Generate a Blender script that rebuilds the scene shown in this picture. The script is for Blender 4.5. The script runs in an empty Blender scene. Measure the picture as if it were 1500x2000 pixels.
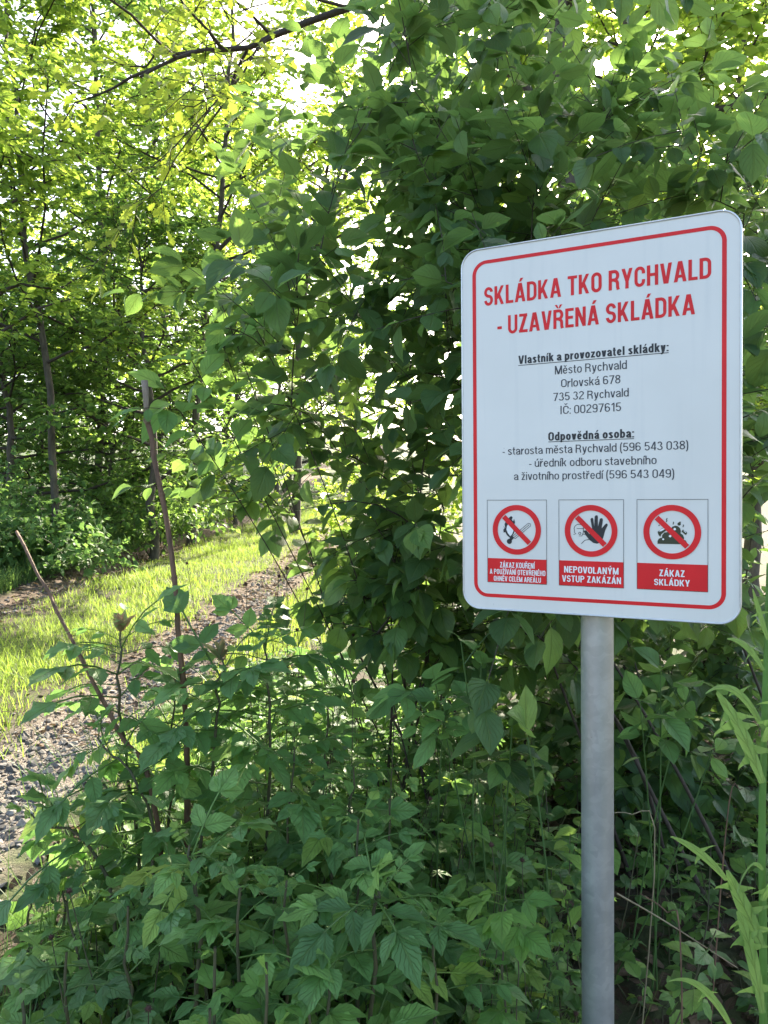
import bpy, math
import numpy as np
from mathutils import Matrix, Vector

# ------------------------------------------------------------------ camera, world, sun
SC = bpy.context.scene
COL = SC.collection
EYE = 1.55
cam_d = bpy.data.cameras.new("camera")
cam_d.sensor_fit = 'HORIZONTAL'
cam_d.sensor_width = 36.0
cam_d.lens = 36.0
cam_d.clip_start = 0.05
cam_d.clip_end = 2000.0
cam = bpy.data.objects.new("camera", cam_d)
COL.objects.link(cam)
cam.location = (0, 0, EYE)
cam.rotation_euler = (math.radians(90), 0, 0)
SC.camera = cam

SUN_AZ = math.radians(16.0)     # to the right of the view direction (+Y)
SUN_EL = math.radians(35.0)
W = bpy.data.worlds.new("World")
SC.world = W
W.use_nodes = True
wn = W.node_tree
sky = wn.nodes.new('ShaderNodeTexSky')
sky.sky_type = 'NISHITA'
sky.sun_disc = False
sky.sun_elevation = SUN_EL
sky.sun_rotation = SUN_AZ
sky.dust_density = 3.0
sky.ozone_density = 0.4
bg = wn.nodes['Background']
wn.links.new(sky.outputs[0], bg.inputs[0])
bg.inputs[1].default_value = 0.15

sl = bpy.data.lights.new("sun", 'SUN')
sl.energy = 5.0
sl.angle = math.radians(0.5)
sl.color = (1.0, 0.90, 0.72)
so = bpy.data.objects.new("sun", sl)
COL.objects.link(so)
sd = Vector((math.sin(SUN_AZ) * math.cos(SUN_EL), math.cos(SUN_AZ) * math.cos(SUN_EL), math.sin(SUN_EL)))
so.rotation_euler = sd.to_track_quat('Z', 'Y').to_euler()
so.location = (3, 8, 12)

SC.view_settings.view_transform = 'Standard'
SC.view_settings.look = 'None'
SC.view_settings.exposure = 2.08
SC.view_settings.gamma = 1.0

SC.cycles.max_bounces = 8
SC.cycles.diffuse_bounces = 4
SC.cycles.transmission_bounces = 6
SC.cycles.sample_clamp_indirect = 6.0

rng = np.random.default_rng(11)
UP = np.array([0, 0, 1.0])


def nrm(v):
    v = np.asarray(v, float)
    return v / np.maximum(np.linalg.norm(v, axis=-1, keepdims=True), 1e-9)


def P(px, py, Y):
    """point seen at a photograph pixel (1500 x 2000) at distance Y along the view"""
    return np.array([(px - 750) / 1500 * Y, Y, EYE - (py - 1000) / 1500 * Y])


# ------------------------------------------------------------------ terrain
def track_x(y):
    return -2.42 + 0.035 * (y - 4)


def rut_off(y):
    return 0.97 + 0.022 * np.clip(np.asarray(y, float) - 3.5, 0, 16)


def smooth(a, b, x):
    t = np.clip((np.asarray(x, float) - a) / (b - a), 0, 1)
    return t * t * (3 - 2 * t)


def gz(x, y):
    x = np.asarray(x, float)
    y = np.asarray(y, float)
    d = x - track_x(y)
    z = 0.30 + 0.06 * y
    z = z + 0.10 * np.maximum(y - 22, 0) * (1 - smooth(50, 75, y)) + 2.2 * smooth(50, 75, y)
    z = z - 0.34 * smooth(1.25, 2.4, d)
    z = z + 0.22 * smooth(1.3, 3.0, -d)
    z = z - 0.05 * np.exp(-((np.abs(d) - rut_off(y)) / 0.20) ** 2)
    z = z + 0.02 * np.sin(3.1 * x + 1.3 * y) * np.sin(2.3 * y - 0.8 * x)
    return z


# ------------------------------------------------------------------ mesh accumulator
class MB:
    def __init__(self):
        self.v, self.l, self.fs, self.uv, self.r, self.mi = [], [], [], [], [], []
        self.n = 0

    def add(self, verts, faces, uv=None, rnd=0.5, mat=0):
        verts = np.asarray(verts, float)
        k = len(verts)
        uv = np.zeros((k, 2)) if uv is None else np.asarray(uv, float)
        loops = np.array([i for f in faces for i in f], int)
        self.v.append(verts)
        self.l.append(loops + self.n)
        self.uv.append(uv[loops])
        self.fs.append(np.array([len(f) for f in faces], int))
        self.r.append(np.full(k, rnd) if np.isscalar(rnd) else np.asarray(rnd, float))
        self.mi.append(np.full(len(faces), mat, int))
        self.n += k

    def inst(self, T, pos, fwd, nor, scale, rnd, mat=0):
        """many copies of a leaf template: +y of the template along fwd, +z near nor"""
        pos = np.asarray(pos, float)
        N = len(pos)
        if N == 0:
            return
        f = nrm(fwd)
        x = nrm(np.cross(f, nor))
        z = np.cross(x, f)
        s = np.asarray(scale, float).reshape(-1, 1, 1) * np.ones((N, 1, 1))
        tv = T['v']
        k = len(tv)
        V = pos[:, None, :] + s * (tv[None, :, 0:1] * x[:, None, :] + tv[None, :, 1:2] * f[:, None, :] + tv[None, :, 2:3] * z[:, None, :])
        self.v.append(V.reshape(-1, 3))
        off = (np.arange(N) * k)[:, None]
        self.l.append((T['l'][None, :] + off).ravel() + self.n)
        self.uv.append(np.tile(T['uv'][T['l']], (N, 1)))
        self.fs.append(np.tile(T['fs'], N))
        self.r.append(np.repeat(np.asarray(rnd, float), k))
        self.mi.append(np.tile(T['mi'], N) + mat)
        self.n += N * k

    def build(self, name, mats, parent=None, smooth_shade=True):
        me = bpy.data.meshes.new(name)
        if self.n:
            V = np.concatenate(self.v)
            L = np.concatenate(self.l)
            FS = np.concatenate(self.fs)
            if parent is not None:
                V = V - np.array(parent.get('_o', (0, 0, 0)))
            me.vertices.add(len(V))
            me.vertices.foreach_set('co', V.ravel().astype(np.float32))
            me.loops.add(len(L))
            me.loops.foreach_set('vertex_index', L.astype(np.int32))
            me.polygons.add(len(FS))
            me.polygons.foreach_set('loop_start', np.concatenate([[0], np.cumsum(FS)[:-1]]).astype(np.int32))
            me.polygons.foreach_set('use_smooth', np.full(len(FS), smooth_shade))
            me.polygons.foreach_set('material_index', np.concatenate(self.mi).astype(np.int32))
            uvl = me.uv_layers.new(name='UVMap')
            uvl.data.foreach_set('uv', np.concatenate(self.uv).ravel().astype(np.float32))
            at = me.attributes.new('rnd', 'FLOAT', 'POINT')
            at.data.foreach_set('value', np.concatenate(self.r).astype(np.float32))
            me.update(calc_edges=True)
        for m in (mats if isinstance(mats, (list, tuple)) else [mats]):
            me.materials.append(m)
        o = bpy.data.objects.new(name, me)
        COL.objects.link(o)
        if parent is not None:
            o.parent = parent
        return o


def tag(o, label, cat, group=None):
    o['label'] = label
    o['category'] = cat
    if group:
        o['group'] = group
    return o


def thing(name, label, cat, loc, group=None):
    o = bpy.data.objects.new(name, None)
    COL.objects.link(o)
    o.location = tuple(float(c) for c in loc)
    o.empty_display_size = 0.1
    o['_o'] = [float(c) for c in loc]
    return tag(o, label, cat, group)


def tube(M, pts, radii, n=6, rnd=0.5, mat=0, cap=False):
    pts = np.asarray(pts, float)
    m = len(pts)
    radii = np.broadcast_to(np.asarray(radii, float), (m,))
    tan = nrm(np.gradient(pts, axis=0))
    a = np.cross(tan[0], UP)
    if np.linalg.norm(a) < 0.1:
        a = np.cross(tan[0], [1, 0, 0])
    a = nrm(a)
    ang = np.arange(n) / n * 2 * math.pi
    V = np.zeros((m, n, 3))
    UV = np.zeros((m, n, 2))
    ln = 0
    for i in range(m):
        a = nrm(a - tan[i] * np.dot(a, tan[i]))
        b = np.cross(tan[i], a)
        V[i] = pts[i] + radii[i] * (np.cos(ang)[:, None] * a + np.sin(ang)[:, None] * b)
        if i:
            ln += np.linalg.norm(pts[i] - pts[i - 1])
        UV[i, :, 0] = np.arange(n) / n
        UV[i, :, 1] = ln
    F = []
    for i in range(m - 1):
        for j in range(n):
            k = (j + 1) % n
            F.append((i * n + j, i * n + k, (i + 1) * n + k, (i + 1) * n + j))
    if cap:
        F.append(tuple(range(n - 1, -1, -1)))
        F.append(tuple((m - 1) * n + j for j in range(n)))
    M.add(V.reshape(-1, 3), F, UV.reshape(-1, 2), rnd, mat)


def resample(pts, m):
    pts = np.asarray(pts, float)
    if len(pts) == 2:
        return pts[0] + (pts[1] - pts[0]) * np.linspace(0, 1, m)[:, None]
    t = np.linspace(0, len(pts) - 1, m)
    out = []
    for u in t:
        i = min(int(u), len(pts) - 2)
        f = u - i
        p1, p2 = pts[i], pts[i + 1]
        p0 = pts[i - 1] if i > 0 else 2 * p1 - p2
        p3 = pts[i + 2] if i + 2 < len(pts) else 2 * p2 - p1
        out.append(0.5 * ((2 * p1) + (-p0 + p2) * f + (2 * p0 - 5 * p1 + 4 * p2 - p3) * f * f + (-p0 + 3 * p1 - 3 * p2 + p3) * f ** 3))
    return np.array(out)


# ------------------------------------------------------------------ leaf templates
def T_make(V, F, uv, mi=None):
    return {'v': np.asarray(V, float), 'l': np.array([i for f in F for i in f], int),
            'fs': np.array([len(f) for f in F], int), 'uv': np.asarray(uv, float),
            'mi': np.zeros(len(F), int) if mi is None else np.asarray(mi, int), 'F': F}


def leaf_t(vs, ws, nu=2, fold=0.25, curl=0.2, wave=0.0, twist=0.0, petiole=0.0):
    us = np.linspace(-1, 1, 2 * nu + 1)
    V, UV, F, rows = [], [], [], []
    for v, w in zip(vs, ws):
        if w <= 1e-6:
            rows.append([len(V)])
            V.append((twist * v * v, v, -curl * v * v))
            UV.append((0.0, v))
        else:
            r = []
            for u in us:
                r.append(len(V))
                z = fold * abs(u) * w - curl * v * v + wave * w * abs(u) * math.sin(v * 17 + u * 2)
                V.append((u * w + twist * v * v, v - 0.06 * abs(u) * w, z))
                UV.append((u, v))
            rows.append(r)
    for a, b in zip(rows[:-1], rows[1:]):
        if len(a) == 1 and len(b) > 1:
            F += [(a[0], b[j + 1], b[j]) for j in range(len(b) - 1)]
        elif len(b) == 1 and len(a) > 1:
            F += [(a[j], a[j + 1], b[0]) for j in range(len(a) - 1)]
        elif len(a) > 1:
            F += [(a[j], a[j + 1], b[j + 1], b[j]) for j in range(len(a) - 1)]
    V = np.array(V)
    if petiole > 0:
        V[:, 1] += petiole
        k = len(V)
        pw = 0.012
        V = np.vstack([V, [(-pw, 0, 0), (pw, 0, 0), (pw, petiole, 0), (-pw, petiole, 0)]])
        UV += [(0, 0)] * 4
        F.append((k, k + 1, k + 2, k + 3))
    return T_make(V, F, UV)


def compose(parts, rachis=None):
    """parts: (template, base xyz, angle in plane, scale, pitch)"""
    V, F, UV = [], [], []
    n = 0
    for T, b, ang, s, pit in parts:
        v = T['v'] * s
        c, si = math.cos(pit), math.sin(pit)
        v = np.stack([v[:, 0], v[:, 1] * c - v[:, 2] * si, v[:, 1] * si + v[:, 2] * c], 1)
        c, si = math.cos(ang), math.sin(ang)
        v = np.stack([v[:, 0] * c - v[:, 1] * si, v[:, 0] * si + v[:, 1] * c, v[:, 2]], 1) + np.asarray(b, float)
        V.append(v)
        UV.append(T['uv'])
        F += [tuple(i + n for i in f) for f in T['F']]
        n += len(v)
    if rachis is not None:
        R = np.asarray(rachis, float)
        w = 0.010
        for i in range(len(R) - 1):
            a, b = R[i], R[i + 1]
            V.append(np.array([a + [-w, 0, 0], a + [w, 0, 0], b + [w, 0, 0], b + [-w, 0, 0],
                               a + [0, 0, -w * 1.6], b + [0, 0, -w * 1.6]]))
            UV.append(np.zeros((6, 2)))
            F += [(n, n + 1, n + 2, n + 3), (n, n + 3, n + 5, n + 4), (n + 1, n + 4, n + 5, n + 2)]
            n += 6
    return T_make(np.vstack(V), F, np.vstack(UV))


DW_V = [0, .05, .15, .3, .45, .6, .75, .88, .95, 1]
DW_W = [0, .10, .21, .30, .325, .30, .22, .10, .035, 0]
T_DOG = [leaf_t(DW_V, DW_W, 2, .22, .16, .05, .06, .12), leaf_t(DW_V, [w * 1.1 for w in DW_W], 2, .42, .30, .07, -.08, .14),
         leaf_t(DW_V, [w * .9 for w in DW_W], 2, -.10, .05, .10, .03, .10), leaf_t(DW_V, [w * 1.15 for w in DW_W], 2, .12, .42, .04, -.03, .12)]
LO_V = [0, .3, .65, 1]
T_LO = [leaf_t(LO_V, [0, .30, .27, 0], 1, .3, .2), leaf_t(LO_V, [0, .34, .24, 0], 1, .1, .35), leaf_t(LO_V, [0, .27, .25, 0], 1, .45, .05)]
def xs_t(w1, w2, fold, curl):
    V = [(0, 0, 0), (-w1, .32, fold * w1), (-w2, .66, fold * w2 - curl * .4), (0, 1, -curl), (w2, .66, fold * w2 - curl * .4), (w1, .32, fold * w1)]
    return T_make(V, [(0, 3, 2, 1), (0, 5, 4, 3)], [(0, 0), (-1, .3), (-1, .6), (0, 1), (1, .6), (1, .3)])


T_XS = [xs_t(.30, .27, .3, .15), xs_t(.35, .25, .1, .3), xs_t(.27, .24, .5, .05)]
OAK_V = [0, .1, .2, .28, .4, .48, .6, .68, .8, .9, 1]
T_OAK = [leaf_t(OAK_V, [0, .05, .13, .08, .22, .12, .30, .16, .27, .16, 0], 1, .15, .2, .1), leaf_t(OAK_V, [0, .04, .12, .08, .24, .14, .28, .18, .24, .13, 0], 1, .25, .05, .1)]


def serr(vs, ws, d):
    return [w * (1 if i % 2 else 1 - d) for i, w in enumerate(ws)]


EL_V = list(np.linspace(0, 1, 13))
EL_W = [0, .10, .18, .235, .265, .275, .27, .25, .215, .17, .115, .055, 0]
T_EL = [leaf_t(EL_V, serr(EL_V, EL_W, .12), 1, .22, .25, .06, .05, .04), leaf_t(EL_V, serr(EL_V, EL_W, .10), 1, .40, .10, .1, -.05, .04)]
BX_W = [0, .15, .24, .29, .315, .32, .315, .29, .25, .19, .115, .045, 0]
T_BX = [leaf_t(EL_V, serr(EL_V, BX_W, .10), 2, .12, .22, .10, .04, .03), leaf_t(EL_V, serr(EL_V, BX_W, .13), 2, .04, .38, .14, -.06, .03), leaf_t(EL_V, serr(EL_V, [w * .8 for w in BX_W], .10), 2, .22, .12, .12, .07, .03)]
LB_V = [0, .05, .14, .26, .36, .42, .50, .58, .68, .78, .9, 1]
LB_W = [0, .13, .25, .36, .42, .35, .30, .29, .23, .15, .06, 0]
T_LB = [leaf_t(LB_V, LB_W, 2, .1, .25, .12, .03, .03), leaf_t(LB_V, [w * .9 for w in LB_W], 2, .18, .12, .14, -.05, .03)]


def pinnate(L, pairs, Ts, term, seed, drop=.22):
    r = np.random.default_rng(seed)
    yy = np.linspace(.38, .80, pairs)
    ra = [(0, 0, 0), (0, .35, .05), (0, .6, .05), (0, .82, 0)]
    ps = []
    for i, y in enumerate(yy):
        for s in (-1, 1):
            ps.append((Ts[r.integers(len(Ts))], (0, y, .05 - .05 * y), s * (-1.05 + .25 * r.random()), .36 * (1 - .12 * i) * (.85 + .3 * r.random()), -drop - .3 * r.random()))
    ps.append((term[r.integers(len(term))], (0, .80, 0), .15 * (r.random() - .5), .46, -.15 - .3 * r.random()))
    T = compose(ps, ra)
    T['v'] = T['v'] * L
    return T


T_BOX = [pinnate(1, 1, T_BX, T_LB, 1), pinnate(1, 2, T_BX, T_LB, 2), pinnate(1, 2, T_BX, T_BX, 3), pinnate(1, 1, T_BX, T_LB, 4), pinnate(1, 2, T_BX, T_LB, 5)]
T_ASH = [pinnate(1, 3, T_EL, T_EL, 6), pinnate(1, 2, T_EL, T_EL, 7), pinnate(1, 3, T_EL, T_EL, 8)]
T_TRI = []
for sd_ in (1, 2):
    T_TRI.append(compose([(T_BX[0], (0, .45, 0), 0, .55, -.2), (T_BX[1], (0, .43, 0), 1.15, .46, -.2), (T_BX[0], (0, .43, 0), -1.15, .46, -.25)], [(0, 0, 0), (0, .25, .03), (0, .45, 0)]))
PAL = []
for a_, s_ in ((0, .6), (.85, .52), (-.85, .52), (1.75, .36), (-1.75, .36)):
    PAL.append((T_EL[0], (0, .34, 0), a_, s_ * 1.0, -.12))
T_PAL = [compose(PAL, [(0, 0, 0), (0, .35, 0)])]


def blade_t(w, bend, seg=3):
    V, F, UV = [], [], []
    for i in range(seg + 1):
        t = i / seg
        y = t - .25 * bend * t ** 3
        z = -bend * t * t * .6
        if i < seg:
            V += [(-w * (1 - t * .75), y, z), (w * (1 - t * .75), y, z)]
            UV += [(-1, t), (1, t)]
        else:
            V.append((0, y, z))
            UV.append((0, t))
    for i in range(seg - 1):
        F.append((2 * i, 2 * i + 1, 2 * i + 3, 2 * i + 2))
    F.append((2 * seg - 2, 2 * seg - 1, 2 * seg))
    return T_make(V, F, UV)


T_GR = [blade_t(.030, .15), blade_t(.026, .5), blade_t(.022, .9), blade_t(.034, .35)]


# ------------------------------------------------------------------ materials
def mat_new(name):
    m = bpy.data.materials.new(name)
    m.use_nodes = True
    nt = m.node_tree
    nt.nodes.clear()
    out = nt.nodes.new('ShaderNodeOutputMaterial')
    return m, nt, out


def nd(nt, typ, **kw):
    n = nt.nodes.new(typ)
    for k, v in kw.items():
        if k == 'inp':
            for i, val in v.items():
                if hasattr(val, 'bl_idname') or isinstance(val, bpy.types.NodeSocket):
                    nt.links.new(val, n.inputs[i])
                else:
                    n.inputs[i].default_value = val
        else:
            setattr(n, k, v)
    return n


def mth(nt, op, a, b=0.0, c=None):
    d = {0: a, 1: b}
    if c is not None:
        d[2] = c
    return nd(nt, 'ShaderNodeMath', operation=op, inp=d).outputs[0]


def ramp(nt, fac, stops):
    r = nd(nt, 'ShaderNodeValToRGB', inp={0: fac})
    e = r.color_ramp.elements
    while len(e) < len(stops):
        e.new(0.5)
    for i, (p, c) in enumerate(stops):
        e[i].position = p
        e[i].color = (*c, 1) if len(c) == 3 else c
    return r.outputs[0]


def mixc(nt, f, a, b, mode='MIX'):
    n = nd(nt, 'ShaderNodeMix', data_type='RGBA', blend_type=mode)
    for i, v in ((0, f), (6, a), (7, b)):
        if isinstance(v, bpy.types.NodeSocket):
            nt.links.new(v, n.inputs[i])
        elif i == 0:
            n.inputs[0].default_value = v
        else:
            n.inputs[i].default_value = (*v, 1) if len(v) == 3 else v
    return n.outputs[2]


def leaf_mat(name, stops, trans=(.30, .42, .05), tf=.45, rough=.45, spec=.33, vein=(7, .5), vstr=.35, under=.35, spots=.0):
    """stops: leaf colours across the per-leaf random value; the transmitted colour follows it"""
    m, nt, out = mat_new(name)
    rnd = nd(nt, 'ShaderNodeAttribute', attribute_name='rnd').outputs['Fac']
    uv = nd(nt, 'ShaderNodeUVMap', uv_map='UVMap').outputs[0]
    sep = nd(nt, 'ShaderNodeSeparateXYZ', inp={0: uv})
    au = mth(nt, 'ABSOLUTE', sep.outputs[0])
    col = ramp(nt, rnd, stops)
    geo = nd(nt, 'ShaderNodeNewGeometry')
    noi = nd(nt, 'ShaderNodeTexNoise', inp={'Vector': geo.outputs['Position'], 'Scale': 38.0, 'Detail': 2.0})
    nf = nd(nt, 'ShaderNodeMapRange', inp={0: noi.outputs[0], 1: .3, 2: .7, 3: .78, 4: 1.22}).outputs[0]
    hv = nd(nt, 'ShaderNodeHueSaturation', inp={'Color': col, 'Value': nf})
    col = hv.outputs[0]
    bump = None
    if vein:
        t = mth(nt, 'SUBTRACT', mth(nt, 'MULTIPLY', sep.outputs[1], vein[0]), mth(nt, 'MULTIPLY', mth(nt, 'POWER', au, .8), vein[1] * vein[0] * .45))
        fr = mth(nt, 'ABSOLUTE', mth(nt, 'SUBTRACT', mth(nt, 'FRACT', t), .5))
        lat = nd(nt, 'ShaderNodeMapRange', interpolation_type='SMOOTHSTEP', inp={0: fr, 1: .0, 2: .13, 3: 1.0, 4: 0.0}).outputs[0]
        mid = nd(nt, 'ShaderNodeMapRange', interpolation_type='SMOOTHSTEP', inp={0: au, 1: .02, 2: .10, 3: 1.0, 4: 0.0}).outputs[0]
        vn = mth(nt, 'MAXIMUM', mth(nt, 'MULTIPLY', lat, .7), mid)
        col = mixc(nt, mth(nt, 'MULTIPLY', vn, vstr), col, (.16, .24, .06))
        bump = nd(nt, 'ShaderNodeBump', inp={'Height': mth(nt, 'MULTIPLY', vn, -1.0), 'Strength': .8, 'Distance': .004}).outputs[0]
    if spots > 0:
        n2 = nd(nt, 'ShaderNodeTexNoise', inp={'Vector': geo.outputs['Position'], 'Scale': 120.0, 'Detail': 1.0})
        sp = nd(nt, 'ShaderNodeMapRange', inp={0: n2.outputs[0], 1: .70, 2: .76, 3: 0., 4: spots}).outputs[0]
        col = mixc(nt, sp, col, (.10, .07, .03))
    colu = mixc(nt, mth(nt, 'MULTIPLY', geo.outputs['Backfacing'], under), col, (.16, .22, .12))
    pb = nd(nt, 'ShaderNodeBsdfPrincipled', inp={'Base Color': colu, 'Roughness': rough, 'Specular IOR Level': spec})
    tc = mixc(nt, .5, trans, ramp(nt, rnd, [(p, tuple(min(1, c * 3.4) for c in s)) for p, s in stops]))
    if vein:
        tc = mixc(nt, mth(nt, 'MULTIPLY', vn, .45), tc, (.10, .16, .02))
    tb = nd(nt, 'ShaderNodeBsdfTranslucent', inp={'Color': tc})
    if bump is not None:
        nt.links.new(bump, pb.inputs['Normal'])
    mx = nd(nt, 'ShaderNodeMixShader', inp={0: tf, 1: pb.outputs[0], 2: tb.outputs[0]})
    nt.links.new(mx.outputs[0], out.inputs[0])
    return m


M_DOG = leaf_mat('dogwood_leaf', [(0, (.032, .072, .030)), (.5, (.064, .130, .046)), (.85, (.108, .20, .056)), (1, (.19, .27, .055))],
                 trans=(.30, .44, .03), tf=.40, rough=.40, vein=(6, 1.4), vstr=.42, spots=.7)
M_TREE = leaf_mat('tree_leaf', [(0, (.036, .088, .026)), (.5, (.066, .145, .034)), (1, (.115, .21, .042))],
                  trans=(.62, .68, .04), tf=.58, rough=.5, vein=None)
M_TREE_SHADE = leaf_mat('shaded_tree_leaf', [(0, (.034, .080, .026)), (.5, (.060, .130, .034)), (1, (.10, .19, .042))],
                    trans=(.36, .50, .05), tf=.46, rough=.5, vein=None)  # darker copy of the tree leaf, the bank's shade put into its colour
M_OAK = leaf_mat('oak_leaf', [(0, (.04, .085, .016)), (.6, (.07, .13, .02)), (1, (.12, .18, .025))], trans=(.48, .50, .03), tf=.5, rough=.45, vein=None)
M_BOX = leaf_mat('box_elder_leaf', [(0, (.070, .150, .048)), (.5, (.122, .245, .070)), (.85, (.18, .32, .078)), (1, (.26, .38, .07))],
                 trans=(.22, .38, .05), tf=.34, rough=.46, vein=(7, .9), vstr=.40, spots=.5)
M_HERB = leaf_mat('herb_leaf', [(0, (.056, .120, .038)), (.5, (.106, .205, .056)), (.85, (.155, .275, .062)), (1, (.23, .34, .06))],
                  trans=(.22, .36, .05), tf=.36, rough=.5, vein=(7, .8), vstr=.3, spots=.4)
M_LIME = leaf_mat('lime_leaf', [(0, (.08, .18, .04)), (.6, (.12, .24, .05)), (1, (.18, .30, .06))], trans=(.32, .48, .06), tf=.4, rough=.5, vein=(7, .9), vstr=.3, spots=.3)
M_YOUNG = leaf_mat('reddish_young_leaf', [(0, (.24, .14, .09)), (.5, (.22, .19, .09)), (1, (.20, .28, .10))], trans=(.35, .22, .08), tf=.4, rough=.45, vein=None)
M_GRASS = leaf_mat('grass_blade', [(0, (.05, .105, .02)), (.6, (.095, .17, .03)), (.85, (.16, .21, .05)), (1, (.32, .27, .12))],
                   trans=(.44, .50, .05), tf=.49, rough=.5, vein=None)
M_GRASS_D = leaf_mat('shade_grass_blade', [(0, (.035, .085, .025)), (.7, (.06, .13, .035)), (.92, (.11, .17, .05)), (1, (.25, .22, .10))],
                     trans=(.3, .42, .06), tf=.4, rough=.5, vein=None)  # darker copy of the grass blade with shade mixed into the colour
M_LETT = leaf_mat('lettuce_leaf', [(0, (.10, .19, .06)), (1, (.13, .23, .07))], trans=(.36, .50, .05), tf=.42, rough=.5, vein=(5, .4), vstr=.3)
M_LITTER = leaf_mat('dry_leaf', [(0, (.045, .026, .016)), (.6, (.085, .05, .032)), (1, (.15, .10, .065))], trans=(.12, .07, .03), tf=.15, rough=.7, vein=(6, .8), vstr=.2)


def bark_mat(name, a, b, scale=30., stretch=.25, rough=.85):
    m, nt, out = mat_new(name)
    tc = nd(nt, 'ShaderNodeTexCoord')
    mp = nd(nt, 'ShaderNodeMapping', inp={0: tc.outputs['Object']})
    mp.inputs['Scale'].default_value = (1, 1, stretch)
    n1 = nd(nt, 'ShaderNodeTexNoise', inp={'Vector': mp.outputs[0], 'Scale': scale, 'Detail': 5.0, 'Roughness': .65})
    c = ramp(nt, n1.outputs[0], [(.3, a), (.72, b)])
    bp = nd(nt, 'ShaderNodeBump', inp={'Height': n1.outputs[0], 'Strength': .6, 'Distance': .01})
    pb = nd(nt, 'ShaderNodeBsdfPrincipled', inp={'Base Color': c, 'Roughness': rough, 'Normal': bp.outputs[0]})
    nt.links.new(pb.outputs[0], out.inputs[0])
    return m


M_BARK = bark_mat('grey_brown_bark', (.035, .028, .020), (.13, .105, .075))
M_TWIG = bark_mat('dark_twig', (.030, .022, .016), (.075, .055, .04), 60)
M_STEMG = bark_mat('green_stem', (.05, .11, .03), (.09, .17, .045), 40, rough=.55)
M_STEMB = bark_mat('brown_green_stem', (.05, .055, .025), (.10, .085, .04), 60, rough=.7)
M_CANE = bark_mat('red_brown_cane', (.060, .034, .020), (.23, .125, .070), 70, .15, .75)
M_PALE = bark_mat('pale_weathered_cane', (.16, .12, .085), (.36, .29, .21), 90, .15, .8)
M_BUR = bark_mat('brown_bur', (.03, .014, .010), (.10, .04, .025), 300, 1, .9)
M_STRAW = bark_mat('straw_stem', (.16, .12, .07), (.33, .27, .16), 60, .2, .8)


def flat_mat(name, col, rough=.4, spec=.4, noise=.05):
    m, nt, out = mat_new(name)
    tc = nd(nt, 'ShaderNodeTexCoord')
    n1 = nd(nt, 'ShaderNodeTexNoise', inp={'Vector': tc.outputs['Object'], 'Scale': 14.0, 'Detail': 4.0})
    f = nd(nt, 'ShaderNodeMapRange', inp={0: n1.outputs[0], 1: .3, 2: .7, 3: 1 - noise, 4: 1 + noise}).outputs[0]
    hs = nd(nt, 'ShaderNodeHueSaturation', inp={'Color': (*col, 1), 'Value': f})
    pb = nd(nt, 'ShaderNodeBsdfPrincipled', inp={'Base Color': hs.outputs[0], 'Roughness': rough, 'Specular IOR Level': spec})
    nt.links.new(pb.outputs[0], out.inputs[0])
    return m


M_RED = flat_mat('red_print', (.70, .020, .024), .45, .25, .08)
M_BLACK = flat_mat('black_print', (.022, .022, .026), .45)
M_GREYT = flat_mat('dark_grey_print', (.045, .045, .055), .45)
M_OLIVE = flat_mat('olive_print', (.040, .045, .022), .45)
M_WHITEP = flat_mat('white_print', (.80, .80, .79), .4)


def panel_mat():
    m, nt, out = mat_new('white_sign_face')
    tc = nd(nt, 'ShaderNodeTexCoord')
    ob = tc.outputs['Object']
    n1 = nd(nt, 'ShaderNodeTexNoise', inp={'Vector': ob, 'Scale': 5.0, 'Detail': 5.0})
    c = ramp(nt, n1.outputs[0], [(.3, (.69, .665, .62)), (.7, (.75, .725, .68))])
    v = nd(nt, 'ShaderNodeTexVoronoi', inp={'Vector': ob, 'Scale': 42.0})
    sp = nd(nt, 'ShaderNodeMapRange', inp={0: v.outputs['Distance'], 1: .022, 2: .05, 3: 1.0, 4: 0.0}).outputs[0]
    wn_ = nd(nt, 'ShaderNodeTexWhiteNoise', inp={0: v.outputs['Position']})
    keep = mth(nt, 'GREATER_THAN', wn_.outputs['Value'], .88)
    c = mixc(nt, mth(nt, 'MULTIPLY', mth(nt, 'MULTIPLY', sp, keep), .75), c, (.08, .08, .10))
    # faint dirty runs down the face
    mp = nd(nt, 'ShaderNodeMapping', inp={0: ob})
    mp.inputs['Scale'].default_value = (60, 3, 1)
    n2 = nd(nt, 'ShaderNodeTexNoise', inp={'Vector': mp.outputs[0], 'Scale': 1.0, 'Detail': 3.0})
    st = nd(nt, 'ShaderNodeMapRange', inp={0: n2.outputs[0], 1: .55, 2: .8, 3: 0., 4: .16}).outputs[0]
    c = mixc(nt, st, c, (.45, .46, .46))
    wv = nd(nt, 'ShaderNodeTexWave', inp={'Vector': ob, 'Scale': 160.0, 'Distortion': 1.5})
    bp = nd(nt, 'ShaderNodeBump', inp={'Height': wv.outputs[1], 'Strength': .05, 'Distance': .001})
    pb = nd(nt, 'ShaderNodeBsdfPrincipled', inp={'Base Color': c, 'Roughness': .38, 'Specular IOR Level': .4, 'Normal': bp.outputs[0]})
    nt.links.new(pb.outputs[0], out.inputs[0])
    return m


M_PANEL = panel_mat()


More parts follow.
